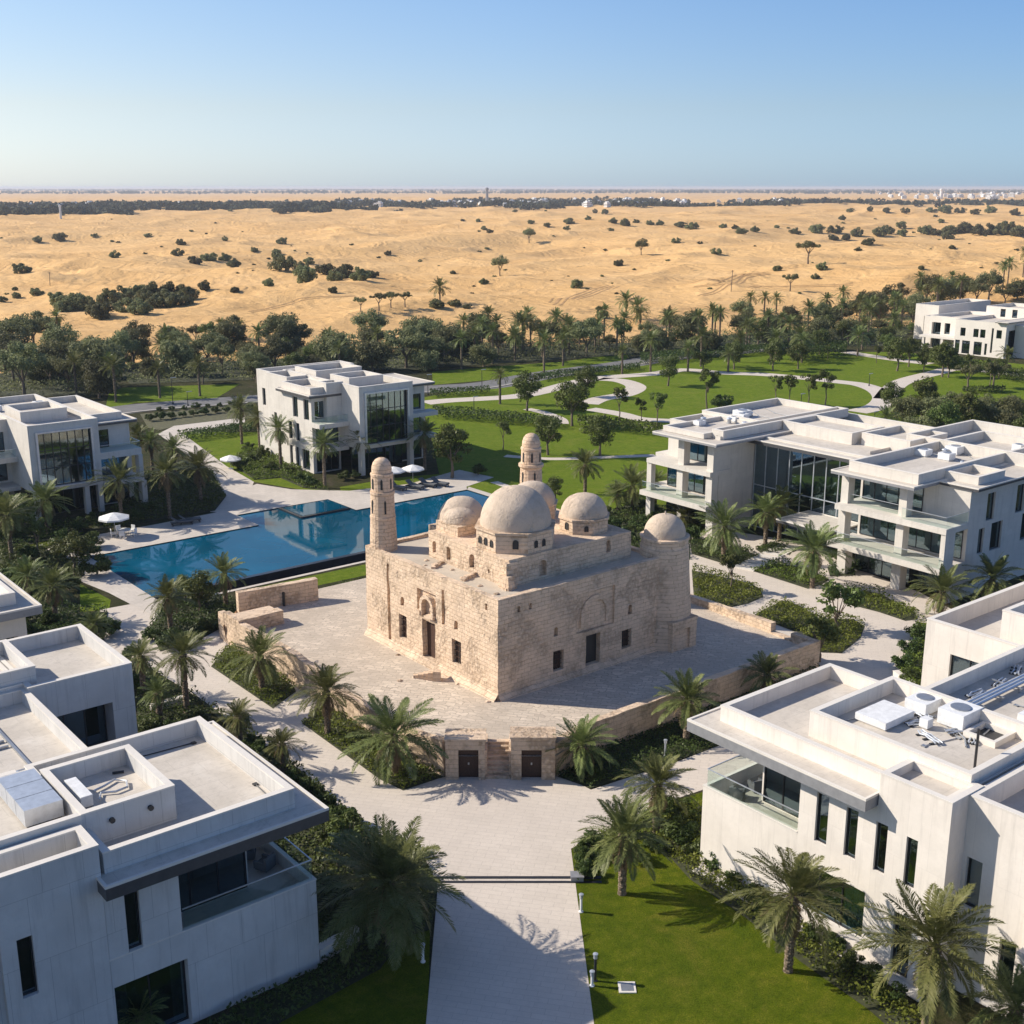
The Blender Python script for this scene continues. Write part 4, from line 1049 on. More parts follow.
C.rail([(97.2, 70.2), (97.2, 58.1)], 3.62); C.rail([(97.6, 62.8), (97.6, 58.1), (101.2, 58.1)], 7.42); C.rail([(98.6, 69.3), (98.6, 63.7)], 7.42, .9)
C.block(98.0, 122, 61.6, 69.3, 10.8, 10.9, 11.75); C.block(102.4, 107, 58.1, 61.6, 10.76, 10.85, 11.5); C.block(107, 126, 58.01, 73.2, 0, 10.8, 10.83, {'-y': [(115.6, 116.9, 6.9, 9.7, dict(d=.3, n=1)), (119, 120.3, 6.9, 9.7, dict(d=.3, n=1)), (116, 118, 3.8, 6.6, dict(d=.3, n=1))]}, sides='+x+y', roof=False)
C.block(113.1, 126, 58.0, 73.0, 10.4, 10.85, 11.95)
# left wing
C.block(101.0, 122, 87.2, 96.5, 0, 10.4, 10.5, {}, roof=False)
C.block(99.3, 105.1, 87.1, 87.8, 0, 11, 11.2, roof=False)
C.glazing('-x', 100.9, 87.9, 94.4, 7.45, 10.2, n=5); C.glazing('-x', 100.9, 87.9, 96.4, 3.75, 6.8, n=6); C.glazing('-x', 100.9, 87.9, 96.4, .1, 3.0, n=6)
C.slab(97.2, 101.1, 86.9, 97.2, 3.05, 3.6); C.slab(97.8, 101.1, 87.0, 96.8, 6.85, 7.35); C.slab(101.1, 112, 96.5, 98.6, 6.85, 7.3); C.slab(101.1, 112, 96.5, 98.8, 3.0, 3.5)
C.canopy(97.0, 110, 85.6, 95.2, 10.5, 10.75, mat='greymetal')
for y in (91.9, 87.5): C.column(98.7, y, .5, .45, 3.6, 6.85); C.column(98.8, y, .5, .45, 7.35, 10.5); C.column(99.0, y, .5, .5, 0, 3.05)
for x, y in ((98.3, 96.5), (103.5, 98.2), (108.5, 98.2)): C.column(x, y, .35, .35, 3.6, 6.85); C.column(x, y, .35, .35, 0, 3.05)
C.column(102.0, 95.6, .35, .35, 7.35, 10.5); C.rail([(97.4, 97.0), (97.4, 87.2)], 3.62)
C.block(98.3, 108, 88.6, 94.8, 10.82, 10.95, 11.35); C.block(99.6, 122, 86.95, 88.6, 10.82, 11.0, 11.75); C.block(108, 122, 88.6, 97.8, 0, 10.9, 11.6); C.block(102.5, 108, 94.8, 97.8, 7.3, 10.3, 11.2)
# glass link
C.block(105.2, 118, 70.5, 87.0, 9.9, 10.5, 10.6, {}, roof=True, sides='-x')
window(C.root, '-x', 105.1, (70.6, 87.0, .1, 9.95, dict(d=.1, n=10, h=2, t=.11, fm='palemetal', gm='glassb')), name='curtain_glazing')
C.canopy(103.8, 118, 70.55, 87.05, 10.0, 10.4)
C.block(109.6, 115.5, 77.4, 86.8, 10.5, 11.3, 11.75); C.block(110.5, 117.5, 70.8, 76.8, 10.5, 11.2, 11.8); C.block(118, 123, 73.4, 88, 0, 10.2, 11.0)
C.canopy(99.5, 105.0, 72.2, 79, 3.2, 3.5)
C.done()

# ---- villa left of the pool
D = Villa('pale villa left of the pool with a big blue framed bay window', (44, 148, 0), 'render2')
def bay(V, x0, x1, y0, yb, z0, z1, zr, zp):
    """projecting bay: solid frame, deep framed glass, open base"""
    V.block(x0, x1, y0, yb, z0, zr, zp, {'-y': [(x0 + .9, x1 - .9, z0 + .6, z1, dict(d=.3, n=7, h=3, t=.1, gm='glassb'))]})
    m = MB(); e = y0 - .25
    for a, b, c, d in ((x0 + .75, x0 + 1.0, z0 + .45, z1 + .2), (x1 - 1.0, x1 - .75, z0 + .45, z1 + .2)): m.box(a, b, e, y0 - .003, c, d)
    m.box(x0 + 1.0, x1 - 1.0, e, y0 - .003, z1 + .0, z1 + .2); m.box(x0 + 1.0, x1 - 1.0, e, y0 - .003, z0 + .45, z0 + .6)
    m.build('bay_frame', M['palemetal'], V.root)
bay(D, 41.8, 49.9, 139.9, 162, 3.4, 10.3, 10.6, 11.3)
D.glazing('-y', 142.2, 42.0, 49.8, .1, 3.3, n=6)
for x in (42.2, 48.0, 49.6): D.column(x, 140.4, .28, .35, 0, 3.4)
D.block(49.9, 54.8, 143.0, 160, 0, 9.8, 9.9, {'-y': [(50.4, 54.2, .1, 2.9, dict(d=.2)), (50.4, 54.2, 3.6, 6.2, dict(d=.2)), (50.3, 52.2, 7.0, 9.3, dict(d=.2))], '+x': [(146, 147.3, 4, 6.2, dict(d=.3)), (150, 151.3, 4, 6.2, dict(d=.3))]}, roof=False)
D.slab(49.95, 55.0, 139.9, 143.1, 3.0, 3.5); D.slab(49.95, 55.0, 140.1, 143.1, 6.3, 7.1); D.rail([(50.1, 140.2), (54.9, 140.2), (54.9, 143)], 7.1, .8)
D.column(54.75, 140.5, .25, .6, 3.5, 6.3); D.column(55.0, 140.6, .3, .6, 0, 3.0)
D.canopy(49.95, 55.6, 142.3, 161, 9.9, 10.2); D.block(50.2, 54.4, 144.0, 159.5, 10.22, 10.3, 11.0)
D.block(24, 41.8, 147.5, 162, 0, 10.3, 11.0, {'-y': [(37.2, 41.3, .1, 2.9, dict(d=.3, n=3)), (37.2, 41.3, 3.7, 6.2, dict(d=.3, n=3)), (37.2, 41.3, 7.2, 9.6, dict(d=.3, n=3)), (30, 35, .1, 2.9, dict(d=.3, n=3)), (30, 35, 3.7, 6.2, dict(d=.3, n=3)), (30, 35, 7.2, 9.6, dict(d=.3, n=3))]})
D.slab(28, 41.78, 144.6, 147.6, 3.0, 3.5); D.slab(28, 41.78, 144.6, 147.6, 6.4, 7.0); D.rail([(28, 144.8), (41.7, 144.8)], 7.02, .9)
D.block(43, 48.5, 146, 152, 10.6, 11.3, 11.9); D.block(34, 40, 150, 158, 10.3, 11.2, 11.7)
D.done()
# ---- villa beyond the pool
E_ = Villa('three storey pale villa beyond the pool with a framed glass bay and corner balcony', (88, 148, 0), 'render2')
bay(E_, 83.6, 92.2, 136.3, 157, 3.6, 11.0, 11.2, 12.0)
E_.glazing('-y', 139, 83.8, 92, .1, 3.5, n=6)
for x in (84.0, 91.9): E_.column(x, 136.8, .3, .4, 0, 3.6)
E_.block(79.3, 83.6, 141.5, 150, 0, 10.3, 10.4, {'-y': [(79.8, 83.4, .1, 2.9, dict(d=.3)), (79.8, 83.4, 3.9, 6.2, dict(d=.3)), (79.8, 83.4, 7.4, 9.8, dict(d=.3, n=4))], '-x': [(142.2, 143.6, 7.2, 10, dict(d=.3, n=1)), (145.2, 146.6, 7.2, 10, dict(d=.3, n=1)), (142.5, 144.5, .2, 3, dict(d=.3, n=1)), (145.5, 146.3, .2, 3, dict(d=.3, n=1)), (147.2, 148, .2, 3, dict(d=.3, n=1)), (145, 146, 3.9, 6.4, dict(d=.3, n=1)), (147, 148, 3.9, 6.4, dict(d=.3, n=1))]}, roof=False)
E_.slab(79.0, 83.58, 139.0, 141.6, 6.5, 7.1); E_.slab(79.2, 83.58, 139.2, 141.6, 3.2, 3.7); E_.rail([(79.2, 141.4), (79.2, 139.2), (83.5, 139.2)], 7.12, .9, False)
E_.canopy(78.6, 83.58, 140.7, 150, 10.4, 10.75); E_.block(79.3, 83.6, 141.6, 149.6, 10.77, 10.9, 11.6); E_.block(81.3, 83.9, 140.8, 143, 7.1, 11.0, 12.2, {'-y': []})
E_.block(80.4, 84.2, 150, 156, 0, 11.2, 12.0, {'-x': [(151, 151.8, 7.4, 10.4, dict(d=.3, n=1)), (153.4, 154.2, 3.6, 6.6, dict(d=.3, n=1)), (151, 152, .2, 3, dict(d=.3, n=1))]})
E_.block(80.9, 95, 156, 160, 0, 11.3, 12.0, {'-x': [(157.5, 158.5, 7, 9.5, dict(d=.3, n=1))]})
E_.block(92.2, 97, 140.5, 157, 0, 9.9, 10.6, {'-y': [(92.6, 96.4, .1, 3, dict(d=.3)), (92.6, 96.4, 3.8, 6.4, dict(d=.3)), (92.6, 96.4, 7.2, 9.4, dict(d=.3))]})
E_.slab(92.25, 98, 138.6, 140.6, 3.2, 3.7); E_.slab(92.25, 98, 138.6, 140.6, 6.4, 7.0); E_.canopy(92.3, 98.2, 139.6, 150, 10.62, 10.9)
E_.block(85, 90.5, 141, 146, 11.2, 11.9, 12.5); E_.block(84.5, 92, 149, 155, 11.2, 11.9, 12.6)
E_.done()
# ---- far villa on the right
F = Villa('white two storey villa on the far right beside the desert', (270, 155, 0), 'render')
tw_ = lambda a, z: (a, a + 1.3, z, z + 1.9, dict(d=.3, n=1))
F.block(258.3, 276, 143.6, 156.3, 0, 7.2, 7.9, {'-x': [tw_(144.6, 4.4), tw_(148.6, 4.2), tw_(150.3, 4.2), tw_(153.6, 4.2), (146.6, 147.1, 1, 6.6, dict(d=.3, n=1)), (147.9, 148.5, .4, 3, dict(d=.3, n=1)), (149.2, 151.2, .2, 3.2, dict(d=.3, n=2)), (152.2, 154.2, .2, 3.2, dict(d=.3, n=2)), (154.8, 156, .2, 3.2, dict(d=.3, n=1))], '-y': [(259.5, 265, .2, 6.2, dict(d=.6, n=4, h=2)), (267, 272, 4, 6.4, dict(d=.3))]})
F.block(263, 280, 156.3, 166, 0, 7.0, 7.7, {'-x': [(157, 159, 3.6, 6.2, dict(d=.5)), (160.5, 162, 3.6, 6.2, dict(d=.5)), (163, 165.4, .2, 6.2, dict(d=.8, n=2, h=2))]})
F.slab(259, 263, 156.4, 166, 2.9, 3.4); F.column(259.4, 160, .3, .3, 0, 2.9); F.column(259.4, 165, .3, .3, 0, 2.9)
F.block(270, 290, 166, 172, 0, 6.0, 6.7, {'-x': [(167.5, 170, .4, 5.4, dict(d=.5, n=1, h=2))]})
F.block(276, 300, 172, 178.6, 0, 8, 8.8, {'-x': [(174, 176, .4, 6, dict(d=.5, n=1, h=2))]})
F.block(274, 286, 148, 158, 7, 9.2, 9.9, {'-x': [tw_(150, 7.6), tw_(153, 7.6)]}); F.block(276.1, 300, 128, 148, 0, 8, 8.8); F.block(287, 298, 138, 150, 8, 12, 12.6, {'-x': [tw_(141, 10)]}); F.block(262, 276, 128, 143.5, 0, 6.6, 7.2, {'-x': [tw_(131, 4), tw_(135, 4), tw_(139, 4), tw_(131, .5), tw_(136, .5)]})
F.canopy(257.4, 276, 142.8, 146, 7.95, 8.15)
F.done()

# ------------------------------------------------------------------ roof equipment
def ac_unit(x, y, z, sx, sy, h, lab, grp=None, fan=True, a=0.0):
    t = thing('rooftop_unit', lab, 'rooftop unit', (x, y, z), grp)
    m = MB(); m.obox((x, y), sx / 2, sy / 2, z + .12, z + h, a); m.obox((x, y), sx / 2 - .1, sy / 2 - .1, z, z + .12, a); m.build('cabinet', M['white'], t)
    if fan:
        m = MB(); m.lathe(x, y, [(min(sx, sy) * .36, z + h), (min(sx, sy) * .36, z + h + .05), (min(sx, sy) * .3, z + h + .06)], 16); m.build('fan_cowl', M['steel'], t)
    return t
ch = thing('air_handler', 'large pale ribbed air handling cabinet on the lower left villa roof', 'air handler', (14.3, 53.0, 10.0))
m = MB()
for k in range(3): m.box(13.4, 15.1, 51.1 + k * 1.32, 51.1 + k * 1.32 + 1.26, 10.15, 10.95)
m.build('cabinet', M['palemetal'], ch); m = MB(); m.box(13.5, 15.0, 51.2, 55, 10.0, 10.15); m.build('base_frame', M['frame'], ch)
cu = thing('condenser', 'white narrow condenser unit beside the ribbed cabinet', 'condenser', (16.9, 53.5, 10.0))
m = MB(); m.box(16.0, 16.55, 51.4, 53.6, 10.05, 10.6); m.build('cabinet', M['white'], cu)
m = MB(); 
for y in (51.8, 52.4, 53.0): m.tube([(16.0, y, 10.2), (15.8, y, 10.1), (15.75, y - .2, 10.02)], .06, 6)
m.build('pipe', M['steel'], cu)
def pipeloop(name, lab, pts, r, mat='palemetal', closed=False):
    m = MB(); m.tube(pts, r, 6); tag(m.build(name, M[mat]), lab, 'pipework')
pipeloop('pipe_loop', 'looped pale pipe lying on the lower left villa roof', [(17.0 + .0, 52.6, 10.12), (17.6, 52.8, 10.12), (18.2, 53.1, 10.12), (18.6, 52.6, 10.12), (18.4, 52.0, 10.12), (17.8, 51.9, 10.12), (17.2, 52.2, 10.12), (16.9, 51.6, 10.12)], .06)
pipeloop('pipe', 'short dark pipe lying near the raised roof parapet', [(18.4, 53.9, 10.08), (18.9, 53.7, 10.08)], .07, 'frame')
def vent(x, y, z, lab, grp, h=.5, r=.14):
    t = thing('roof_vent', lab, 'roof vent', (x, y, z), grp)
    m = MB(); m.lathe(x, y, [(r * 1.4, z), (r * 1.4, z + .06), (r, z + .07), (r, z + h)], 10); m.build('stack', M['steel'], t)
    m = MB(); m.lathe(x, y, [(r * 1.5, z + h), (r * 1.3, z + h + .1), (.02, z + h + .2)], 10); m.build('cap', M['palemetal'], t)
vent(17.4, 72.5, 9.0, 'small roof vent on the rear block of the lower left villa', None, .2)
vent(15.3, 59.7, 8.0, 'dark round roof outlet behind the ribbed cabinet', None, .6, .3)
ac_unit(13.2, 60.2, 8.0, 1.5, 1.5, .8, 'square fan unit at the left edge of the lower left villa roof')
for x, y in ((18.4, 49.2), (16.6, 49.2)):
    m = MB(); m.tube([(x, 49.32, 10.2), (x, 49.15, 10.2)], .13, 10); tag(m.build('overflow_spout', M['frame']), 'dark round overflow spout in the raised roof wall', 'spout', 'roof overflow spouts')
# lower right villa
zz = 9.9
ac_unit(53.2, 34.2, zz, 2.6, 1.9, .5, 'low wide pale skylight box on the lower right villa roof', fan=False)
ac_unit(56.0, 33.6, zz, 1.8, 1.3, .75, 'white rooftop unit near the roof step of the lower right villa')
ac_unit(55.9, 31.4, zz, 1.9, 1.5, .95, 'pale metal hood with dark open front on the lower right villa roof')
ac_unit(54.0, 32.2, zz, .5, .5, .6, 'small grey pump box beside the metal hood', fan=False)
m = MB()
for x0, x1, y0, y1 in ((54.6, 56.6, 28.6, 28.8), (54.6, 56.6, 30.2, 30.4), (54.6, 54.8, 28.8, 30.2), (56.4, 56.6, 28.8, 30.2)): m.box(x0, x1, y0, y1, zz, zz + .35)
hf = m.build('hatch_frame', M['coping']); tag(hf, 'open square roof hatch frame with dark well on the lower right villa', 'roof hatch')
m = MB(); m.quad((54.8, 28.8, zz + .06), (56.4, 28.8, zz + .06), (56.4, 30.2, zz + .06), (54.8, 30.2, zz + .06)); m.build('well', M['frame'], hf)  # flat dark sheet: shade of the well put into its colour
for k in range(6): pipeloop('pipe_run', 'thin roof pipe crossing the cluttered lower right villa roof, %s the open hatch' % ('left of', '', 'nearest', '', 'beyond')[k - 1], [(53.0 + k * .5, 29 + k * .55 % 2, zz + .1), (53.8 + k * .5, 29.4 + k * .7 % 3, zz + .1), (54.4 + k * .5, 30.6 + k * .4 % 2, zz + .1)], .05, 'steel') if k % 2 else None
pr = thing('pipe_rack', 'long pipe rack with cross supports on the rear roof of the lower right villa', 'pipe rack', (63, 33, 9.1))
m = MB()
for y in (32.6, 32.85, 33.1): m.tube([(57.8, y, 9.5), (66, y + .1, 9.5), (78, y, 9.5)], .09, 6)
m.build('pipe', M['palemetal'], pr)
m = MB()
for k in range(11): m.box(58 + k * 2, 58.12 + k * 2, 32.3, 34.4 if k % 3 == 0 else 33.4, 9.36, 9.42); m.box(58 + k * 2, 58.12 + k * 2, 32.4, 32.5, 9.1, 9.36); m.box(58 + k * 2, 58.12 + k * 2, 33.3, 33.4, 9.1, 9.36)
m.build('support', M['steel'], pr)
pr = thing('pipe_rack', 'second shorter pipe rack by the right edge of the lower right villa roof', 'pipe rack', (63, 27.5, 9.1))
m = MB(); 
for y in (27.2, 27.6): m.tube([(60.5, y, 9.4), (63, y, 9.5), (66, y - 1.0, 9.4), (72, y - 1, 9.4)], .1, 6)
m.build('pipe', M['palemetal'], pr)
m = MB(); m.tube([(51.9, 28.1, 9.3), (51.9, 28.1, 12.0)], .07, 8); tag(m.build('flue_pipe', M['frame']), 'thin dark upright flue pipe on the lower right villa roof', 'flue')
rnd = random.Random(3)
for nm, n, x0, x1, y0, y1, z in (('long villa right wing', 9, 106, 120, 62.5, 68.5, 10.9), ('long villa left wing', 8, 102, 116, 89, 95, 10.95), ('villa beyond the pool', 6, 85, 91, 146.5, 156, 11.2), ('villa left of the pool', 6, 43, 49, 152.5, 161, 10.6)):
    for k in range(n):
        x, y = rnd.uniform(x0, x1), rnd.uniform(y0, y1)
        if k % 2: vent(x, y, z, 'small metal vent standing on the roof of the ' + nm, 'vents on the ' + nm, rnd.uniform(.3, .7), rnd.uniform(.1, .25))
        else: ac_unit(x, y, z, rnd.uniform(.8, 1.8), rnd.uniform(.8, 1.6), rnd.uniform(.5, .9), 'small white cooling unit on the roof of the ' + nm, 'cooling units on the ' + nm)

def conduit(pts, z, lab, grp, r=.045, mat='steel'):
    m = MB(); m.tube([(x, y, z + r) for x, y in pts], r, 6)
    for x, y in pts: m.box(x - .12, x + .12, y - .12, y + .12, z + .002, z + .06)
    tag(m.build('conduit', M[mat]), lab, 'conduit', grp)
for k in range(4):
    conduit([(108 + k * 2.6, 62.6 + k * .4), (110.5 + k * 2.4, 65 + k * .6), (110.6 + k * 2.4, 68.4)], 10.91 if k < 2 else 10.87, 'thin grey conduit lying on the right wing roof of the long villa', 'conduits on the right wing roof')
for k in range(3):
    conduit([(110 + k * 3, 90), (110.4 + k * 3, 93.5), (113 + k * 2.5, 96.5)], 10.91, 'thin grey conduit lying on the left wing roof of the long villa', 'conduits on the left wing roof')
for k in range(5):
    conduit([(59 + k * 3.2, 31.6), (59.5 + k * 3.2, 29.4), (61.2 + k * 3.1, 28.6)], 9.11, 'thin roof conduit between the two pipe racks on the lower right villa', 'conduits between the pipe racks')
conduit([(52.0, 31.0), (54.2, 30.4), (55.6, 32.6)], 9.93, 'bent cable conduit running to the metal hood on the lower right villa roof', None, .03, 'steel')
conduit([(50.2, 35.6), (52.4, 35.2), (54.6, 35.5)], 9.93, 'straight cable conduit behind the low skylight box', None, .03, 'steel')
conduit([(20.5, 56.4), (23.6, 56.2)], 9.21, 'short cable along the far roof parapet of the lower left villa', None, .03, 'frame')
conduit([(23.9, 48.2), (24.0, 50.0)], 9.21, 'short cable by the right roof parapet of the lower left villa', None, .03, 'frame')
ac_unit(62, 24, 9.3, 1.6, 1.2, .8, 'white rooftop unit near the right edge of the lower right villa roof')
ac_unit(74, 29.5, 9.1, 2.2, 1.4, .9, 'large white rooftop unit beyond the pipe racks of the lower right villa')

rb = random.Random(12)
def bundle(x, y, z, L, a, lab, grp, n=3):
    t = thing('pipe_bundle', lab, 'pipework', (x, y, z), grp)
    ca, sa = math.cos(a), math.sin(a)
    m = MB()
    for k in range(n):
        o_ = (k - n / 2) * .17; pts = []
        for q in range(6):
            u = L * q / 5; v = o_ + rb.uniform(-.07, .07); pts.append((x + u * ca - v * sa, y + u * sa + v * ca, z + .12 + rb.uniform(-.03, .05)))
        m.tube(pts, rb.uniform(.035, .07), 6)
    m.build('pipe', M['palemetal'], t)
    m = MB()
    for q in range(3):
        u = L * (.15 + .35 * q); m.obox((x + u * ca, y + u * sa), .07, .17 * n * .6, z + .002, z + .06, a)
    m.build('support', M['frame'], t)
for x, y, L, aa in ((55.3, 30.4, 1.3, 2.6), (54.0, 29.6, 1.2, .4), (52.6, 30.6, 1.6, 1.2), (53.4, 33.0, 1.4, -.3), (55.0, 32.6, 1.0, 1.5)):
    bundle(x, y, 9.93, L, aa, 'small pipe bundle among the units on the lower right villa roof', 'pipe bundles on the lower right villa roof')
for k in range(6):
    bundle(58.4 + 2.6 * k, 34.0 - .1 * (k % 3), 9.11, 1.5, .2 * (k % 4) - .2, 'pipe bundle between the long pipe rack and the parapet', 'pipe bundles by the long pipe rack', 2 + k % 2)
for x, y in ((58.5, 28.9), (60.6, 30.2), (64.5, 29.6), (67.8, 31.0), (71.0, 27.6)):
    ac_unit(x, y, 9.1, rb.uniform(.5, 1.0), rb.uniform(.4, .9), rb.uniform(.4, .7), 'small grey service box on the wide rear roof of the lower right villa', 'service boxes on the rear roof', fan=False)
# ------------------------------------------------------------------ vegetation prototypes
NR = np.random.default_rng(11)
def leaf_quads(C, Nn, L, W, rng):
    """diamond-ish leaf quads at centres C, normals Nn"""
    n = len(C)
    r = rng.normal(size=(n, 3)); t = np.cross(Nn, r); t /= np.linalg.norm(t, axis=1)[:, None] + 1e-9
    b = np.cross(Nn, t); b /= np.linalg.norm(b, axis=1)[:, None] + 1e-9
    L = np.asarray(L).reshape(-1, 1) if np.ndim(L) else L; W = np.asarray(W).reshape(-1, 1) if np.ndim(W) else W
    V = np.stack([C - t * L * .5, C + b * W * .5, C + t * L * .5, C - b * W * .5], 1)
    return V.reshape(-1, 3)
def crown_mesh(name, rx, rz, zc, ncl, nleaf, leaf, seed, mat, flat=0.0, gap=.25):
    g = np.random.default_rng(seed); out = []
    for k in range(ncl):
        d = g.normal(size=3); d /= np.linalg.norm(d)
        if flat and d[2] < -.2: d[2] *= .3
        rad = g.uniform(.45, .98); c = np.array([d[0] * rx * rad, d[1] * rx * rad, zc + d[2] * rz * rad])
        cr = g.uniform(.28, .48) * min(rx, rz * 1.3)
        m = int(nleaf * g.uniform(.6, 1.3))
        q = g.normal(size=(m, 3)); q /= np.linalg.norm(q, axis=1)[:, None]
        rr = cr * g.uniform(.35, 1.08, size=(m, 1)) ** .6
        P = c + q * rr * np.array([1, 1, .75])
        nn = q + g.normal(size=(m, 3)) * .7; nn[:, 2] += .4; nn /= np.linalg.norm(nn, axis=1)[:, None]
        s = leaf * g.uniform(.6, 1.4, size=m)
        out.append(leaf_quads(P, nn, s, s * .55, g))
    return quads_mesh(name, np.concatenate(out), mat)
def trunk_mesh(name, h, r, limbs, spread, seed, zt):
    g = random.Random(seed); m = MB()
    m.tube([(0, 0, -.1), (g.uniform(-.1, .1), g.uniform(-.1, .1), h * .5), (g.uniform(-.15, .15), g.uniform(-.15, .15), h)], [r * 1.3, r, r * .8], 7)
    for k in range(limbs):
        a = 2 * math.pi * (k + g.random() * .5) / limbs; s = spread * g.uniform(.5, .9)
        m.tube([(0, 0, h * .85), (math.cos(a) * s * .5, math.sin(a) * s * .5, h + (zt - h) * .45), (math.cos(a) * s, math.sin(a) * s, zt * g.uniform(.9, 1.1))], [r * .6, r * .38, r * .15], 5)
    me = bpy.data.meshes.new(name); me.from_pydata(m.v, [], m.f); me.materials.append(M['bark']); me.update(); return me
TREES = {}
def tree_proto(key, n, **k):
    TREES[key] = []
    for i in range(n):
        s = hash_(key) + i * 17
        h, rx, rz, zc = k['h'], k['rx'], k['rz'], k['zc']
        TREES[key].append((trunk_mesh(key + '_trunk', h, k['r'], k.get('limbs', 5), rx * .7, s, zc), crown_mesh(key + '_crown', rx * random.uniform(.9, 1.1), rz, zc, k['ncl'], k['nl'], k['leaf'], s, M[k['mat']], k.get('flat', 0))))
def hash_(s): return sum(ord(c) * (i + 3) for i, c in enumerate(s)) % 9973
tree_proto('round', 4, h=1.6, rx=1.9, rz=1.5, zc=3.1, r=.13, ncl=20, nl=170, leaf=.24, mat='leaf')
tree_proto('ghaf', 4, h=1.9, rx=3.2, rz=1.9, zc=4.1, r=.2, ncl=26, nl=170, leaf=.32, mat='ghaf', flat=1)
tree_proto('thick', 5, h=1.2, rx=3.2, rz=2.5, zc=3.0, r=.2, ncl=40, nl=150, leaf=.36, mat='ghaf')
tree_proto('umbrella', 3, h=2.3, rx=2.4, rz=1.0, zc=3.7, r=.16, ncl=18, nl=180, leaf=.25, mat='ghaf', flat=1)
tree_proto('bush', 4, h=.3, rx=1.2, rz=.75, zc=.75, r=.08, ncl=18, nl=130, leaf=.2, mat='coverd', flat=1)
tree_proto('dbush', 4, h=.4, rx=2.5, rz=1.35, zc=1.25, r=.12, ncl=30, nl=150, leaf=.36, mat='ghaf')
tree_proto('frangi', 3, h=1.2, rx=1.5, rz=1.0, zc=2.7, r=.1, ncl=16, nl=60, leaf=.34, mat='leaf', limbs=8)
tree_proto('slim', 3, h=2.2, rx=1.15, rz=1.2, zc=3.4, r=.08, ncl=13, nl=110, leaf=.22, mat='leaf')
def frond(g, L, el, az, droop, npair, lw, ll, curl=0):
    """one feather frond: rachis bent by gravity, leaflets in a V"""
    P = []; d = np.array([math.cos(el), 0, math.sin(el)]); p = np.array([0.12, 0, 0.]); seg = 14
    ang = el
    for k in range(seg + 1):
        P.append(p.copy()); ang -= droop * (0.35 + 1.3 * k / seg) / seg
        p = p + np.array([math.cos(ang), curl * k / seg * .12, math.sin(ang)]) * L / seg
    P = np.array(P); out = []
    ts = np.linspace(.16, .995, npair)
    for t in ts:
        f = t * seg; i = min(int(f), seg - 1); q = P[i] + (P[i + 1] - P[i]) * (f - i); T = P[i + 1] - P[i]; T /= np.linalg.norm(T)
        S = np.array([0, 1, 0.]); S = S - T * S.dot(T); S /= np.linalg.norm(S); U = np.cross(T, S); U = -U if U[2] < 0 else U
        prof = math.sin(math.pi * min(1, (t * .92 + .12))) ** .6
        for sg in (-1, 1):
            l = ll * prof * g.uniform(.85, 1.1); fw = .55 + .75 * t
            D = S * sg + T * fw * g.uniform(.85, 1.15) + U * (.42 + g.normal() * .16) * (1 - t * .3); D /= np.linalg.norm(D)
            Wd = np.cross(D, U); Wd /= np.linalg.norm(Wd) + 1e-9; Wd = Wd * .6 + T * .4; Wd /= np.linalg.norm(Wd)
            e = q + D * l; e[2] -= l * .18 * g.uniform(.4, 1.6)
            mid = q + D * l * .5
            w_ = lw * g.uniform(.8, 1.2)
            out += [q - Wd * w_ * .3, mid - Wd * w_ * .5, e, mid + Wd * w_ * .5]
    # rachis strip
    for i in range(seg):
        r0 = .03 * (1 - i / seg) + .006; r1 = .03 * (1 - (i + 1) / seg) + .006
        out += [P[i] + [0, r0, 0], P[i] - [0, r0, 0], P[i + 1] - [0, r1, 0], P[i + 1] + [0, r1, 0]]
    V = np.array(out); c, s = math.cos(az), math.sin(az)
    return np.stack([V[:, 0] * c - V[:, 1] * s, V[:, 0] * s + V[:, 1] * c, V[:, 2]], 1)
def palm_crown(name, seed, nf, L, npair, lw, ll, mat='palmleaf', lo=-35, hi=82, el_pow=.9):
    g = np.random.default_rng(seed); out = []
    for k in range(nf):
        t = (k + .5) / nf
        el = R(lo + (hi - lo) * t ** el_pow + g.normal() * 6); az = k * 2.39996 + g.normal() * .2
        out.append(frond(g, L * g.uniform(.85, 1.1) * (.82 + .25 * math.sin(math.pi * min(1, t + .2))), el, az, R(g.uniform(30, 78)) * (1 - .4 * t), npair, lw, ll, g.normal()))
    return quads_mesh(name, np.concatenate(out), mat)
PALMC = [palm_crown('crown', 100 + i, 38 + 4 * (i % 4), 2.75, 48, .056, .52, M['palmleaf'], lo=-30 - 6 * (i % 3)) for i in range(7)]
PALMB = [palm_crown('crown', 200 + i, 66, 2.85, 44, .05, .55, M['palmleaf'], lo=-55) for i in range(2)]
PALMF = [palm_crown('crown', 300 + i, 34, 2.6, 20, .12, .52, M['palmleaf'], lo=-40) for i in range(5)]
PALMD = [palm_crown('dry_frond', 400 + i, 12, 1.9, 26, .05, .4, M['palmdry'], lo=-75, hi=-40) for i in range(2)]
def palm_trunk():
    m = MB(); g = random.Random(5); n = 26; pr = []
    for k in range(n + 1):
        z = k / n; r = (1.22 if k == 0 else 1.0 + .06 * math.sin(k * 2.1)) * (1.0 if k < n * .8 else 1.0 + .35 * ((k / n - .8) / .2))
        pr += [(r, z), (r * .86, z + .018)] if k < n else [(r, z)]
    m.lathe(0, 0, pr, 12)
    v = [(x * (1 + .09 * mnoise.noise((x * 3, y * 3, z * 22))), y * (1 + .09 * mnoise.noise((x * 3 + 5, y * 3, z * 22))), z) for x, y, z in m.v]
    me = bpy.data.meshes.new('trunk'); me.from_pydata(v, [], m.f); me.materials.append(M['trunk']); me.update(); return me
PTR = palm_trunk()
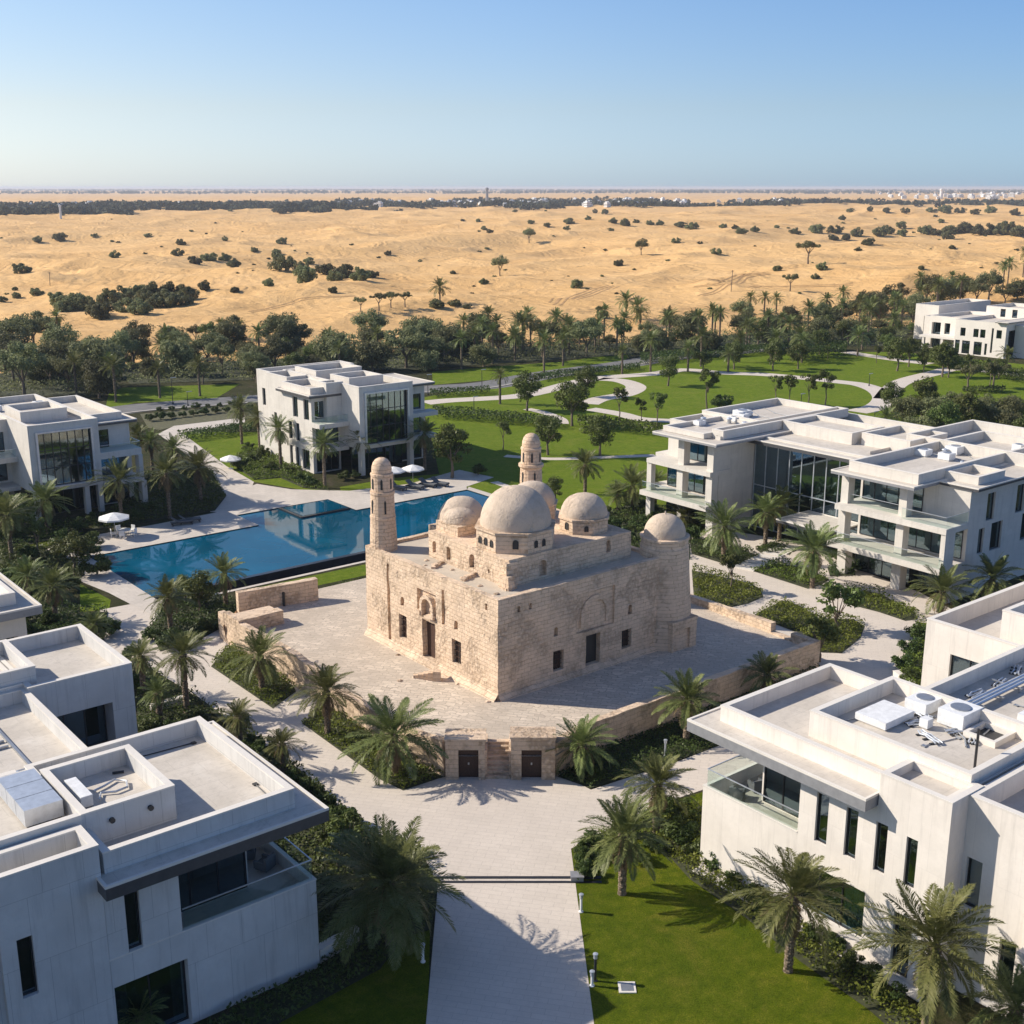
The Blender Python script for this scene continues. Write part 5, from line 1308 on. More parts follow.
def child(name, me, parent, loc=(0, 0, 0), rot=(0, 0, 0), sc=(1, 1, 1)):
    o = bpy.data.objects.new(name, me); put(o, parent); o.location = loc; o.rotation_euler = rot; o.scale = sc; return o
def palm(X, Y, h, r, label, group=None, z=0.0, big=0, far=0, dry=True, tr=.24, rnd=random):
    t = thing('date_palm', label, 'palm tree', (X, Y, z), group, rnd.uniform(0, 6.28))
    lean = (rnd.uniform(-.16, .16), rnd.uniform(-.16, .16))
    child('trunk', PTR, t, (0, 0, -.05), (0, 0, 0), (tr, tr, h))
    me = rnd.choice(PALMF if far else (PALMB if big else PALMC)); s = r / 2.55
    child('crown', me, t, (0, 0, h), (lean[0], lean[1], rnd.uniform(0, 6.28)), (s, s, s * rnd.uniform(.92, 1.08)))
    if dry and not far: child('dry_frond', rnd.choice(PALMD), t, (0, 0, h - .1), (0, 0, rnd.uniform(0, 6.28)), (s, s, s))
    return t
def tree(key, X, Y, s, label, cat='tree', group=None, z=0.0, name=None, sz=1.0, rnd=random):
    t = thing(name or {'round': 'shade_tree', 'ghaf': 'desert_tree', 'umbrella': 'acacia_tree', 'thick': 'dense_tree', 'bush': 'shrub', 'dbush': 'desert_shrub', 'frangi': 'ornamental_tree', 'slim': 'young_tree'}[key], label, cat, (X, Y, z), group, rnd.uniform(0, 6.28))
    tm, cm = rnd.choice(TREES[key])
    child('trunk', tm, t, sc=(s, s, s * sz)); child('crown', cm, t, sc=(s, s, s * sz)); return t
def palmpx(px, py, cy, rpx, label, group=None, **k):
    X, Y = at(px, py); q = pxm(X, Y)
    dep = math.atan2(HC, X * HD[0] + Y * HD[1]); h = (py - cy) * q / math.cos(dep) * .9
    return palm(X, Y, max(.4, h), rpx * q * .97, label, group, **k)
# ground cover beds -------------------------------------------------
def inpoly(P, x, y):
    P = np.array(P); c = np.zeros(len(x), bool); n = len(P)
    for i in range(n):
        x0, y0 = P[i]; x1, y1 = P[i - 1]
        k = (y0 > y) != (y1 > y)
        c ^= k & (x < (x1 - x0) * (y - y0) / (y1 - y0 + 1e-12) + x0)
    return c
SOILS = []
M['mulch'] = plain('leaf mulch', (.045, .05, .02), .95, 0, .5, 3)
def bed(name, pts, hmin, hmax, mat='cover', leaf=.16, dens=None, scale=None, px=True, z=0.0, lump=1.3, label=None, cat=None, seed=0):
    if scale: pts = [(scale[0] + x / scale[2], scale[1] + y / scale[2]) for x, y in pts]
    W_ = [at(*p) if px else p for p in pts]
    a = np.array(W_); lo = a.min(0); hi = a.max(0); g = np.random.default_rng(len(pts) * 31 + int(abs(lo[0]) * 10) + seed)
    ar = abs(sum(W_[i - 1][0] * W_[i][1] - W_[i][0] * W_[i - 1][1] for i in range(len(W_)))) / 2
    dens = dens or 3.0 / (leaf * leaf)
    n = int((hi - lo).prod() * dens); n = min(n, 400000)
    x = g.uniform(lo[0], hi[0], n); y = g.uniform(lo[1], hi[1], n); k = inpoly(W_, x, y); x, y = x[k], y[k]
    hn = .6 * vnoise(x / lump, y / lump, 3) + .4 * vnoise(x / (lump * .4), y / (lump * .4), 4)
    H = hmin + (hmax - hmin) * sstep(.2, .8, hn)
    zz_ = z + H * (1 - g.uniform(0, 1, len(x)) ** 2.2 * .75)
    C_ = np.stack([x, y, zz_], 1)
    nn = g.normal(size=C_.shape) * .75; nn[:, 2] += .8; nn /= np.linalg.norm(nn, axis=1)[:, None]
    s = leaf * g.uniform(.6, 1.4, len(x))
    me = quads_mesh(name, leaf_quads(C_, nn, s, s * .6, g), M[mat]); o = bpy.data.objects.new(name, me); put(o, None)
    if label: tag(o, label, cat or 'hedge')
    else:
        kind(o, 'stuff')
        fill('bed_soil', [W_], z + .045 + .002 * (len(SOILS) % 9), M['mulch']); SOILS.append(1)
    return o
# ------------------------------------------------------------------ palms near the villas and the old building
for a in (
    (395, 776, 733, 50, 'feathery palm in the left courtyard bed nearest the wooden gate door'),
    (328, 735, 688, 36, 'middle palm of three in the planted strip below the left courtyard wall'),
    (262, 691, 653, 34, 'rear palm of three in the planted strip below the left courtyard wall'),
    (187, 713, 650, 33, 'upright bright green palm on the walkway behind the lower left villa'),
    (622, 894, 834, 46, 'palm at the lawn corner beside the slot drain end'),
    (656, 832, 783, 40, 'palm between the lawn corner palm and the glass balcony'),
    (582, 775, 743, 36, 'palm leaning over the right gate block wall'),
    (686, 740, 697, 35, 'palm against the shaded courtyard wall beside the canopy tip'),
    (766, 700, 672, 27, 'short palm by the shaded courtyard wall above the flat roof'),
    (788, 971, 898, 60, 'palm on the lawn in front of the wide ground floor window'),
    (924, 1050, 955, 68, 'palm at the lower right in front of the cream villa recess'),
    (1010, 1062, 1012, 48, 'palm cut by the lower right corner of the view'),
    (723, 562, 522, 31, 'palm in the garden bed right of the domed corner tower'),
    (765, 547, 508, 26, 'left palm of the pair before the tall glass link'),
    (779, 541, 503, 27, 'right palm of the pair before the tall glass link'),
    (812, 588, 545, 36, 'tall palm in the middle garden bed by the stepping stones'),
    (940, 618, 588, 34, 'palm left of the two beside the long villa side wall'),
    (990, 606, 575, 32, 'palm right of the two beside the long villa side wall'),
    (171, 632, 594, 27, 'left palm by the near left corner of the pool'),
    (226, 606, 570, 26, 'right palm by the near left corner of the pool'),
    (122, 524, 476, 29, 'palm in front of the blue framed bay window'),
    (48, 532, 497, 29, 'palm by the left balconies of the pool side villa'),
    (12, 560, 510, 30, 'palm at the left edge before the pool side villa'),
    (170, 518, 468, 27, 'palm between the poolside deck and the left villa'),
    (201, 503, 464, 27, 'rightmost palm of the clump beside the pool deck walk'),
    (141, 470, 432, 17, 'palm at the right rear corner of the left pool villa'),
    (153, 474, 438, 18, 'second palm at the right rear corner of the left pool villa'),
    (176, 480, 445, 18, 'palm at the back of the clump beside the pool deck walk'),
    (242, 444, 404, 17, 'palm by the hedge left of the three storey villa'),
    (260, 449, 413, 17, 'palm at the far side wall of the three storey villa'),
    (281, 468, 425, 19, 'palm at the middle of the three storey villa side wall'),
    (325, 488, 439, 20, 'palm in front of the three storey villa corner balcony'),
    (363, 474, 437, 19, 'palm at the left edge of the three storey villa bay window'),
    (425, 470, 430, 21, 'pale palm right of the three storey villa bay window'),
    (585, 494, 461, 19, 'lone palm on the lawn behind the small right dome'),
    (632, 512, 482, 27, 'full palm behind the right rear dome'),
    (618, 512, 492, 17, 'low palm left of the long villa terrace'),
    (655, 505, 478, 19, 'palm below the long villa left terrace'),
    (682, 528, 515, 24, 'palm between the domed corner tower and the left wing'),
    (240, 748, 714, 21, 'small palm beside the right parapet of the lower left villa'),
    (283, 772, 742, 23, 'spiky low palm by the canopy edge of the lower left villa'),
    (144, 695, 653, 23, 'palm against the rear block of the lower left villa'),
    (160, 722, 690, 20, 'short palm in the bed beside the rear block of the lower left villa'),
    (56, 622, 582, 29, 'palm beside the grey roofed wing at the left edge'),
    (30, 600, 572, 24, 'palm in front of the grey roof at the left edge'),
    (95, 640, 622, 18, 'low palm behind the rear parapet of the lower left villa'),
    (140, 1040, 1018, 30, 'palm top in the shade at the foot of the lower left villa'),
):
    palmpx(*a)
palmpx(390, 950, 884, 72, 'big dense dark palm between the lower left villa and the entrance path', big=1, tr=.26)
# ------------------------------------------------------------------ trees standing in the gardens and the park
def treepx(key, px, py, wpx, label, group=None, **k):
    X, Y = at(px, py); q = pxm(X, Y)
    base = {'round': 4.0, 'ghaf': 6.6, 'thick': 6.6, 'umbrella': 4.9, 'bush': 2.6, 'dbush': 5.6, 'frangi': 3.2, 'slim': 2.6}[key]
    return tree(key, X, Y, wpx * q / base, label, {'bush': 'shrub', 'dbush': 'shrub'}.get(key, 'tree'), group, **k)
for a in (
    ('round', 200, 612, 36, 'leafy tree between the two palms at the pool corner'),
    ('round', 186, 604, 26, 'small leafy tree just left of the pool corner tree'),
    ('frangi', 836, 632, 44, 'small ornamental tree in the bed beside the broad garden path'),
    ('frangi', 819, 662, 40, 'dark ornamental tree at the right rear courtyard corner'),
    ('slim', 730, 592, 24, 'slender young tree in the bed right of the old building'),
    ('round', 555, 504, 24, 'dark slender tree just right of the rear minaret'),
    ('round', 452, 478, 46, 'dark tree right of the three storey villa'),
    ('bush', 478, 475, 19, 'round pale shrub on the lawn beyond the pool end'),
    ('slim', 503, 450, 17, 'small tree left of the rear minaret top'),
    ('round', 548, 455, 34, 'spreading dark tree behind the rear minaret'),
    ('round', 600, 456, 36, 'shade tree on the lawn by the thin garden path'),
    ('round', 527, 411, 34, 'large round tree beside the curving park path'),
    ('round', 572, 426, 38, 'large round tree at the end of the park hedge'),
    ('round', 586, 397, 27, 'round tree inside the path loop'),
    ('slim', 619, 421, 20, 'small tree beside the path right of the hedge'),
    ('slim', 657, 426, 20, 'small tree by the path left of the long villa roof'),
    ('slim', 641, 422, 14, 'tiny tree next to the small tree left of the long villa'),
    ('round', 668, 386, 26, 'round dark tree on the open park lawn'),
    ('slim', 707, 410, 24, 'tall loose tree behind the long villa left roof'),
    ('bush', 722, 410, 26, 'pale bush behind the long villa left roof'),
    ('slim', 775, 404, 17, 'first small tree of the row behind the glass link'),
    ('slim', 789, 405, 18, 'second small tree of the row behind the glass link'),
    ('slim', 808, 406, 19, 'third small tree of the row behind the glass link'),
    ('slim', 825, 406, 21, 'last small tree of the row behind the glass link'),
    ('round', 703, 372, 20, 'tree left of the small palm on the far park edge'),
    ('round', 773, 371, 24, 'tree by the far park lawn with a wide shadow'),
    ('round', 798, 369, 22, 'tree right of the wide shadow on the far park lawn'),
    ('round', 897, 371, 28, 'tree by the forked park path before the far villa'),
    ('round', 942, 377, 30, 'dark tree at the end of the right park path'),
    ('umbrella', 967, 391, 28, 'left tree of the pair above the long low hedge'),
    ('umbrella', 993, 388, 28, 'right tree of the pair above the long low hedge'),
    ('round', 891, 412, 26, 'grey green tree at the path fork behind the long villa'),
    ('slim', 40, 560, 26, 'young tree on the small lawn before the left pool villa'),
    ('round', 75, 575, 40, 'bushy tree by the left end of the pool'),
    ('round', 25, 535, 36, 'bushy tree before the left pool villa balconies'),
):
    treepx(*a)
for k, (px, py, w_) in enumerate(((905, 424, 34), (922, 420, 36), (936, 426, 36), (950, 424, 38), (966, 434, 36), (982, 432, 36), (920, 443, 34), (942, 443, 36), (1011, 420, 30), (1004, 436, 32), (1020, 458, 34), (990, 418, 28))):
    treepx('round' if k % 3 == 1 else 'thick', px, py, w_, 'dense dark tree in the grove behind the long villa right wing', 'grove behind the long villa')
# shrubs in the beds
rs = random.Random(21)
def shrubs(pts, label, grp, s0, s1, key='bush'):
    for px, py in pts: treepx(key, px, py, rs.uniform(s0, s1), label, grp, rnd=rs)
shrubs([(588, 781), (597, 779)], 'bright shrub at the foot of the palm by the right gate block', 'shrubs at the right gate palm', 18, 22)
shrubs([(700, 858), (718, 872), (736, 888), (690, 846), (676, 838), (756, 905), (770, 915), (815, 940), (832, 950), (850, 968), (870, 985), (890, 1000)], 'rounded shrub in the border under the cream villa wall', 'border shrubs of the cream villa', 26, 38)
shrubs([(664, 816), (684, 812), (694, 826), (652, 850), (640, 862)], 'rounded shrub between the lawn palms and the cream villa', 'shrubs behind the lawn palms', 22, 34)
shrubs([(584, 862), (588, 876), (593, 850)], 'clipped shrub at the corner where the path meets the lawn', 'clipped shrubs at the lawn corner', 26, 32)
shrubs([(254, 748), (266, 755), (296, 784), (310, 796), (326, 812), (340, 822), (350, 826), (240, 730)], 'shrub in the strip between the walkway and the lower left villa', 'shrubs along the lower left villa', 22, 32)
shrubs([(330, 850), (345, 858), (338, 872), (352, 846)], 'flowering grey shrub in the shade left of the big dark palm', 'shrubs by the big dark palm', 30, 40, 'frangi')
shrubs([(152, 640), (172, 648), (206, 632), (192, 644), (222, 628)], 'bushy shrub under the pool corner palms', 'shrubs under the pool corner palms', 22, 32)
shrubs([(84, 558), (70, 590), (60, 560), (96, 575), (46, 600), (14, 590), (6, 540), (64, 545), (90, 548), (30, 560), (50, 625), (20, 625), (110, 635)], 'dense shrub in the planting left of the pool', 'shrubs left of the pool', 24, 40)
shrubs([(905, 670), (912, 655), (910, 685), (918, 640)], 'tall shrub beside the rear block of the cream villa', 'shrubs by the cream villa rear block', 24, 30)
shrubs([(96, 524), (136, 520), (150, 512), (80, 530)], 'low dark shrub before the left pool villa terrace', 'shrubs before the left pool villa', 16, 22)
shrubs([(240, 468), (256, 462), (270, 470), (290, 474), (300, 482), (248, 450), (262, 456), (310, 486), (345, 480), (355, 478), (380, 474)], 'low rounded shrub in the garden beside the three storey villa', 'shrubs beside the three storey villa', 12, 20)
shrubs([(600, 520), (612, 530), (640, 530), (655, 522), (668, 535), (690, 540), (625, 540), (648, 512)], 'leafy shrub below the long villa left wing', 'shrubs below the long villa', 18, 28)
shrubs([(848, 548), (840, 562), (858, 570), (840, 540)], 'clipped dark shrub beside the glass link entrance', 'entrance shrubs', 18, 24)
shrubs([(30, 640), (44, 648), (130, 660), (136, 690), (148, 735), (170, 735), (200, 722)], 'dark shrub crowding the rear block of the lower left villa', 'shrubs round the rear block', 20, 30)
shrubs([(150 + 11 * k, 421 - 1.3 * k) for k in range(10)], 'small young shrub in the planted strip beside the left road', 'young shrubs in the planted strip', 10, 16)
shrubs([(160 + 12 * k, 412 - 1.1 * k) for k in range(7)], 'small shrub in the row nearest the left road', 'shrubs in the row by the left road', 6, 11)
# ground cover beds
bed('ground_cover', [(211, 667), (273, 709), (296, 692), (294, 687), (262, 664), (234, 645), (224, 650)], .25, .6)
bed('ground_cover', [(302, 724), (380, 780), (403, 791), (439, 779), (446, 777), (415, 764), (333, 710), (319, 708)], .25, .6)
bed('ground_cover', [(557, 777), (591, 789), (680, 760), (770, 728), (819, 690), (819, 668), (700, 711), (589, 756)], .2, .5, 'coverd')  # darker leaf colour puts the wall's shade into this bed
bed('ground_cover', [(180, 682), (205, 703), (250, 737), (300, 771), (330, 799), (362, 829), (420, 851), (437, 884), (432, 930), (400, 935), (330, 880), (325, 815), (225, 725)], .3, .9, 'coverd', .2)
bed('ground_cover', [(330, 880), (400, 935), (395, 952), (322, 968), (318, 930)], .3, .7, 'coverd', .2)
bed('ground_cover', [(322, 968), (395, 950), (380, 970), (250, 1040), (190, 1060), (196, 1030)], .3, .6, 'coverd', .2)
bed('ground_cover', [(134, 655), (160, 678), (200, 708), (215, 722), (140, 745), (136, 700)], .3, 1.0, 'coverd', .2)
bed('ground_cover', [(150, 630), (160, 652), (200, 640), (240, 618), (236, 602), (200, 590), (166, 600)], .3, .9, 'coverd', .2)
bed('ground_cover', [(38, 592), (80, 613), (108, 612), (104, 640), (60, 650), (20, 645)], .3, .9, 'coverd', .22)
bed('ground_cover', [(0, 545), (60, 552), (85, 575), (72, 585), (40, 585), (0, 600)], .3, 1.0, 'coverd', .22)
bed('ground_cover', [(240, 760), (262, 770), (330, 822), (336, 890), (318, 945), (285, 870), (240, 800)], .2, .7, 'coverd', .2)
for pts, mt in (([(50, 215), (130, 232), (250, 262), (345, 300), (355, 330), (290, 358), (205, 376), (60, 345)], 'cover'),
            ([(310, 410), (380, 372), (450, 345), (520, 372), (590, 420), (740, 425), (788, 455), (770, 505), (690, 570), (590, 566), (520, 490)], 'cover'),
            ([(300, 216), (400, 188), (470, 195), (560, 215), (638, 256), (600, 278), (545, 295)], 'cover'),
            ([(40, 80), (150, 92), (260, 125), (338, 155), (250, 196), (180, 186), (50, 146)], 'coverd'),
            ([(700, 290), (850, 315), (1000, 395), (1015, 425), (960, 432), (850, 395), (745, 368), (690, 330)], 'cover'),
            ([(628, 205), (740, 188), (748, 238), (640, 242)], 'coverd'),
            ([(320, 125), (400, 95), (470, 110), (430, 142), (350, 146)], 'coverd'),
            ([(1000, 430), (1150, 480), (1160, 560), (1024, 480)], 'cover')):
    bed('ground_cover', pts, .3, .9, mt, .18, scale=S, lump=1.6)
bed('ground_cover', [(897, 692), (903, 660), (926, 634), (940, 640), (926, 700)], .4, 1.1, 'cover', .18)
bed('ground_cover', [(650, 836), (668, 815), (703, 806), (703, 866), (770, 903), (830, 948), (900, 1008), (960, 1060), (925, 1060), (868, 1010), (800, 962), (745, 918), (690, 880)], .3, .9, 'cover', .17)
bed('ground_cover', [(573, 849), (593, 838), (655, 807), (668, 815), (650, 836), (606, 850), (600, 868), (578, 884)], .2, .5, 'cover', .15)
bed('ground_cover', [(90, 530), (110, 528), (215, 511), (226, 497), (212, 472), (180, 465), (130, 480), (120, 505)], .3, .8, 'coverd', .26)
bed('ground_cover', [(0, 535), (80, 522), (84, 532), (30, 545), (0, 552)], .3, .8, 'coverd', .26)
bed('ground_cover', [(228, 462), (250, 447), (290, 462), (330, 491), (303, 488), (280, 478), (254, 480)], .2, .7, 'cover', .24)
bed('ground_cover', [(307, 599), (320, 595), (322, 591), (309, 594)], .2, .5, 'coverd', .2, z=0)
bed('ground_cover', [(329, 594), (366, 584), (366, 579), (330, 588)], .2, .5, 'coverd', .2)
bed('ground_cover', [(590, 520), (640, 500), (690, 545), (690, 560), (640, 555), (600, 540)], .3, 1.0, 'coverd', .26)
bed('ground_cover', [(640, 525), (700, 540), (700, 520), (650, 505)], .2, .8, 'coverd', .26)
for lab, pts, h in (('long clipped hedge across the park lawn behind the rear minaret', [(433, 419), (562, 430), (562, 424), (433, 412)], 1.6),
                    ('clipped hedge left of the long villa roof', [(577, 429), (662, 438), (662, 431), (577, 422)], 1.6),
                    ('low hedge left of the three storey villa', [(177, 437), (262, 426), (262, 433), (182, 443)], 1.3),
                    ('dark hedge along the road in the park', [(430, 398), (490, 395), (490, 391), (430, 394)], 1.2),
                    ('tall dark hedge below the right treeline', [(790, 366), (846, 360), (846, 352), (790, 356)], 3.2),
                    ('long low box hedge on the right park lawn', [(962, 394), (1005, 394), (1005, 390), (962, 390)], 1.0),
                    ('hedge below the far white villa', [(925, 364), (1024, 385), (1024, 376), (925, 355)], 1.6),
                    ('hedge along the far road bend', [(540, 382), (640, 371), (640, 367), (540, 377)], 1.2),
                    ('hedge behind the far road', [(640, 366), (800, 352), (800, 347), (640, 359)], 1.8)):
    bed('hedge', pts, h * .85, h, 'coverd', .34, label=lab, cat='hedge', lump=4)
# ------------------------------------------------------------------ treeline between the park and the dunes
rt = random.Random(99)
def scatter(poly, n, kinds, label, grp, dmin, s0, s1, taken=[]):
    P = [at(*p) for p in poly]; xs = [p[0] for p in P]; ys = [p[1] for p in P]; c = 0; tries = 0
    while c < n and tries < n * 60:
        tries += 1
        x, y = rt.uniform(min(xs), max(xs)), rt.uniform(min(ys), max(ys))
        if not inpoly(P, np.array([x]), np.array([y]))[0]: continue
        if any((x - a) ** 2 + (y - b) ** 2 < dmin * dmin for a, b in taken): continue
        taken.append((x, y)); c += 1; k = rt.choice(kinds); z = float(max(0.0, dune(x, y)))
        if k == 'palm': palm(x, y, rt.uniform(5.5, 8.5) * s1 / 1.5, rt.uniform(2.6, 3.4), 'date palm ' + label, grp[0], z=z, far=1, tr=.24, rnd=rt)
        else: tree(k, x, y, rt.uniform(s0, s1) * rt.choice((.7, .9, 1, 1.12)), 'dense dark tree ' + label, 'tree', grp[1], z=z, sz=rt.uniform(.85, 1.2), rnd=rt)
gg = lambda s: ('palms ' + s, 'trees ' + s)
scatter([(-20, 352), (50, 340), (90, 362), (122, 388), (130, 402), (60, 398), (-20, 398)], 24, ['thick', 'ghaf', 'thick', 'palm'], 'in the left treeline above the pool side villa', gg('of the left treeline'), 4.2, 1.0, 1.5)
scatter([(112, 362), (180, 348), (260, 346), (330, 350), (425, 342), (440, 374), (330, 374), (260, 384), (130, 386)], 54, ['thick', 'thick', 'ghaf', 'palm', 'round'], 'in the treeline behind the three storey villa', gg('behind the three storey villa'), 4.2, .9, 1.4)
scatter([(425, 345), (520, 342), (600, 340), (690, 336), (690, 350), (640, 356), (540, 364), (430, 372)], 54, ['thick', 'palm', 'ghaf', 'palm', 'round'], 'in the middle treeline beyond the park road', gg('of the middle treeline'), 4.2, .8, 1.3)
scatter([(690, 336), (760, 326), (850, 318), (915, 316), (912, 334), (890, 350), (760, 352), (690, 358)], 62, ['palm', 'thick', 'ghaf', 'palm', 'round'], 'in the right treeline left of the far white villa', gg('of the right treeline'), 4.2, .8, 1.35)
scatter([(880, 316), (960, 308), (1040, 300), (1040, 308), (980, 312), (915, 322)], 22, ['thick', 'ghaf', 'palm'], 'behind the far white villa', gg('behind the far villa'), 6, 1.2, 1.7)
scatter([(640, 372), (700, 366), (780, 358), (860, 350), (860, 358), (780, 366), (690, 373)], 18, ['round', 'palm', 'slim'], 'along the far edge of the park lawn', gg('along the far park edge'), 7, .9, 1.2)
scatter([(840, 356), (900, 352), (1000, 378), (1024, 392), (1000, 392), (920, 372)], 14, ['round', 'slim'], 'beside the path below the far white villa', gg('below the far villa'), 7, .9, 1.2)
for px, py, cy, r, lab in ((500, 404, 372, 12, 'palm beside the large round tree on the park path'), (544, 374, 338, 13, 'left tall palm beside the park road'), (563, 366, 337, 12, 'right tall palm beside the park road'),
                           (622, 374, 349, 11, 'palm by the park road right of the loop path'), (728, 372, 352, 10, 'small palm at the far park edge'), (116, 402, 362, 15, 'palm by the left road near the lawn strip'), (160, 398, 366, 13, 'palm on the green strip beside the left road'), (200, 396, 360, 14, 'right palm on the green strip beside the left road'),
                           (340, 378, 346, 13, 'palm above the three storey villa roof'), (884, 440, 415, 16, 'palm behind the long villa roof link'), (1005, 372, 352, 13, 'palm at the shaded corner of the far white villa')):
    palmpx(px, py, cy, r, lab, far=1)
for pts in ([(-20, 356), (50, 346), (90, 366), (122, 388), (100, 396), (-20, 396)], [(112, 366), (260, 352), (425, 348), (440, 370), (330, 370), (260, 380), (130, 384)], [(425, 349), (520, 346), (690, 341), (690, 349), (640, 354), (540, 361), (430, 368)], [(690, 341), (760, 331), (850, 323), (915, 320), (912, 332), (890, 346), (760, 348), (690, 352)]):
    bed('undergrowth', pts, .1, 2.2, 'ghaf', .45, dens=5, lump=5)
# ------------------------------------------------------------------ desert vegetation
def sz_at(X, Y): return math.sqrt((X * HD[0] + Y * HD[1]) ** 2 + HC * HC) / 1225
def dtree(key, px, py, wpx, label, grp=None, sz=1.0):
    X, Y, z = hit(px, py); q = sz_at(X, Y)
    base = {'ghaf': 6.6, 'thick': 6.6, 'umbrella': 4.9, 'dbush': 5.6, 'round': 4.0}[key]
    return tree(key, X, Y, wpx * q / base, label, 'tree' if key != 'dbush' else 'shrub', grp, z=z - .1, sz=sz, rnd=rt)
def dpalm(px, py, cy, r, label, grp=None):
    X, Y, z = hit(px, py); q = sz_at(X, Y); return palm(X, Y, (py - cy) * q, r * q * 1.1, label, grp, z=z - .1, far=1, tr=.24, rnd=rt)
for px, py, cy, r, lab in ((222, 338, 324, 9, 'left palm of the pair standing on sand left of center'), (240, 340, 325, 10, 'right palm of the pair standing on sand left of center'), (440, 303, 287, 12, 'lone palm on the dunes beside low bushes'),
                           (527, 330, 314, 11, 'left palm at the edge of the sand above the park'), (556, 332, 317, 11, 'right palm at the edge of the sand above the park'), (626, 318, 300, 12, 'taller palm of the clump at the sand edge'), (637, 322, 306, 13, 'second palm of the clump at the sand edge'), (640, 326, 314, 11, 'low palm of the clump at the sand edge'),
                           (750, 314, 297, 9, 'left palm of the trio before the right dunes'), (764, 315, 297, 8, 'middle palm of the trio before the right dunes'), (776, 314, 298, 8, 'right palm of the trio before the right dunes')):
    dpalm(px, py, cy, r, lab)
for k, px, py, w_, lab in (('ghaf', 500, 276, 19, 'round lone tree on the middle dunes'), ('ghaf', 529, 243, 14, 'small lone dark tree on the far middle dunes'), ('ghaf', 641, 255, 15, 'lone round tree right of the middle dunes'), ('umbrella', 808, 264, 24, 'wide double crowned tree on the right dunes'), ('umbrella', 790, 291, 18, 'flat topped tree on the near right dunes'),
                           ('umbrella', 361, 312, 16, 'first of the row of four flat topped trees'), ('umbrella', 379, 311, 19, 'second of the row of four flat topped trees'), ('umbrella', 391, 308, 17, 'third of the row of four flat topped trees'), ('umbrella', 405, 307, 16, 'last of the row of four flat topped trees'), ('dbush', 47, 332, 34, 'large round bush on the left sand by the treeline')):
    dtree(k, px, py, w_, lab, sz=1.15 if k == 'ghaf' else 1)
left = [(38, 242, 12), (60, 241, 16), (115, 258, 13), (178, 256, 16), (195, 264, 14), (210, 261, 19), (225, 261, 14), (234, 267, 15), (22, 273, 20), (95, 237, 8), (148, 237, 9), (181, 245, 11), (225, 241, 8), (205, 290, 15), (37, 295, 15), (17, 298, 11), (2, 302, 13), (235, 292, 12), (80, 297, 8), (15, 290, 8)]
thick = [(65, 312), (80, 310), (95, 314), (110, 304), (122, 300), (136, 298), (150, 307), (166, 307), (182, 305), (140, 314), (100, 318), (128, 312), (60, 304), (172, 298), (186, 300), (155, 300)]
mid = [(282, 244, 12), (254, 252, 8), (277, 255, 10), (281, 270, 28), (309, 264, 12), (306, 282, 26), (325, 274, 22), (345, 278, 24), (360, 280, 22), (372, 278, 16), (300, 272, 18), (335, 281, 20), (269, 286, 14), (333, 293, 11), (388, 255, 8), (437, 308, 20), (455, 306, 14), (467, 308, 10), (484, 284, 11), (453, 274, 8), (420, 262, 6)]
cen = [(484, 230, 7), (531, 224, 8), (569, 224, 12), (547, 227, 8), (567, 230, 8), (588, 220, 7), (613, 223, 10), (625, 226, 13), (636, 223, 8), (650, 225, 9), (660, 225, 9), (680, 227, 13), (692, 229, 15), (723, 228, 9), (735, 229, 8), (741, 234, 13), (755, 232, 10), (611, 231, 7), (716, 254, 12), (619, 266, 11), (577, 288, 16), (676, 243, 10), (700, 244, 6), (601, 318, 14), (599, 310, 8), (490, 233, 8), (478, 222, 6), (515, 212, 6), (595, 213, 7), (605, 214, 9)]
rgt = [(777, 228, 7), (795, 234, 13), (816, 233, 18), (835, 233, 16), (842, 220, 8), (833, 240, 11), (846, 240, 11), (857, 237, 16), (868, 245, 13), (880, 236, 16), (888, 234, 14), (901, 228, 13), (902, 236, 11), (941, 223, 7), (949, 234, 20), (965, 233, 22), (925, 234, 16), (935, 235, 14), (1000, 227, 8), (985, 235, 26), (1005, 235, 24), (1018, 236, 20), (948, 239, 15), (952, 249, 9), (858, 251, 9), (870, 211, 8), (886, 212, 9), (930, 212, 9), (945, 213, 15), (975, 214, 11), (990, 213, 13), (1015, 215, 11), (777, 271, 12), (822, 270, 13), (815, 279, 10), (921, 269, 8), (905, 213, 10), (850, 212, 8), (960, 213, 12)]
for L, zone in ((left, 'on the left dunes'), (mid, 'on the dunes left of the middle'), (cen, 'on the middle dunes'), (rgt, 'on the right dunes')):
    for px, py, w_ in L: dtree('dbush', px, py, w_ * 1.0, 'low dark desert shrub ' + zone, 'desert shrubs ' + zone, sz=rt.uniform(.9, 1.3))
for px, py in thick: dtree('dbush', px, py, rt.uniform(24, 34), 'dark shrub in the long thicket on the left sand', 'long thicket on the left sand', sz=1.1)
for k in range(70):
    px, py = rt.uniform(0, 1024), rt.uniform(209, 262) if k % 3 else rt.uniform(262, 300)
    dtree('dbush', px, py, rt.uniform(2.5, 5.5), 'tiny scrub tuft scattered over the open sand', 'scrub tufts on the sand', sz=.8)
m = MB(); X, Y, z = hit(137, 341)
q = sz_at(X, Y)
bt = thing('bare_tree', 'bare leafless tree on the left sand before the treeline', 'tree', (X, Y, z))
m.tube([(X, Y, z), (X, Y, z + 3.2), (X + .2, Y, z + 5.2)], [.2, .14, .06], 6)
for k in range(14):
    a = rt.uniform(0, 6.28); L = rt.uniform(1.5, 3.2); z0 = z + rt.uniform(2.6, 5); m.tube([(X, Y, z0), (X + math.cos(a) * L, Y + math.sin(a) * L, z0 + rt.uniform(.1, 1.2))], [.05, .02], 4)
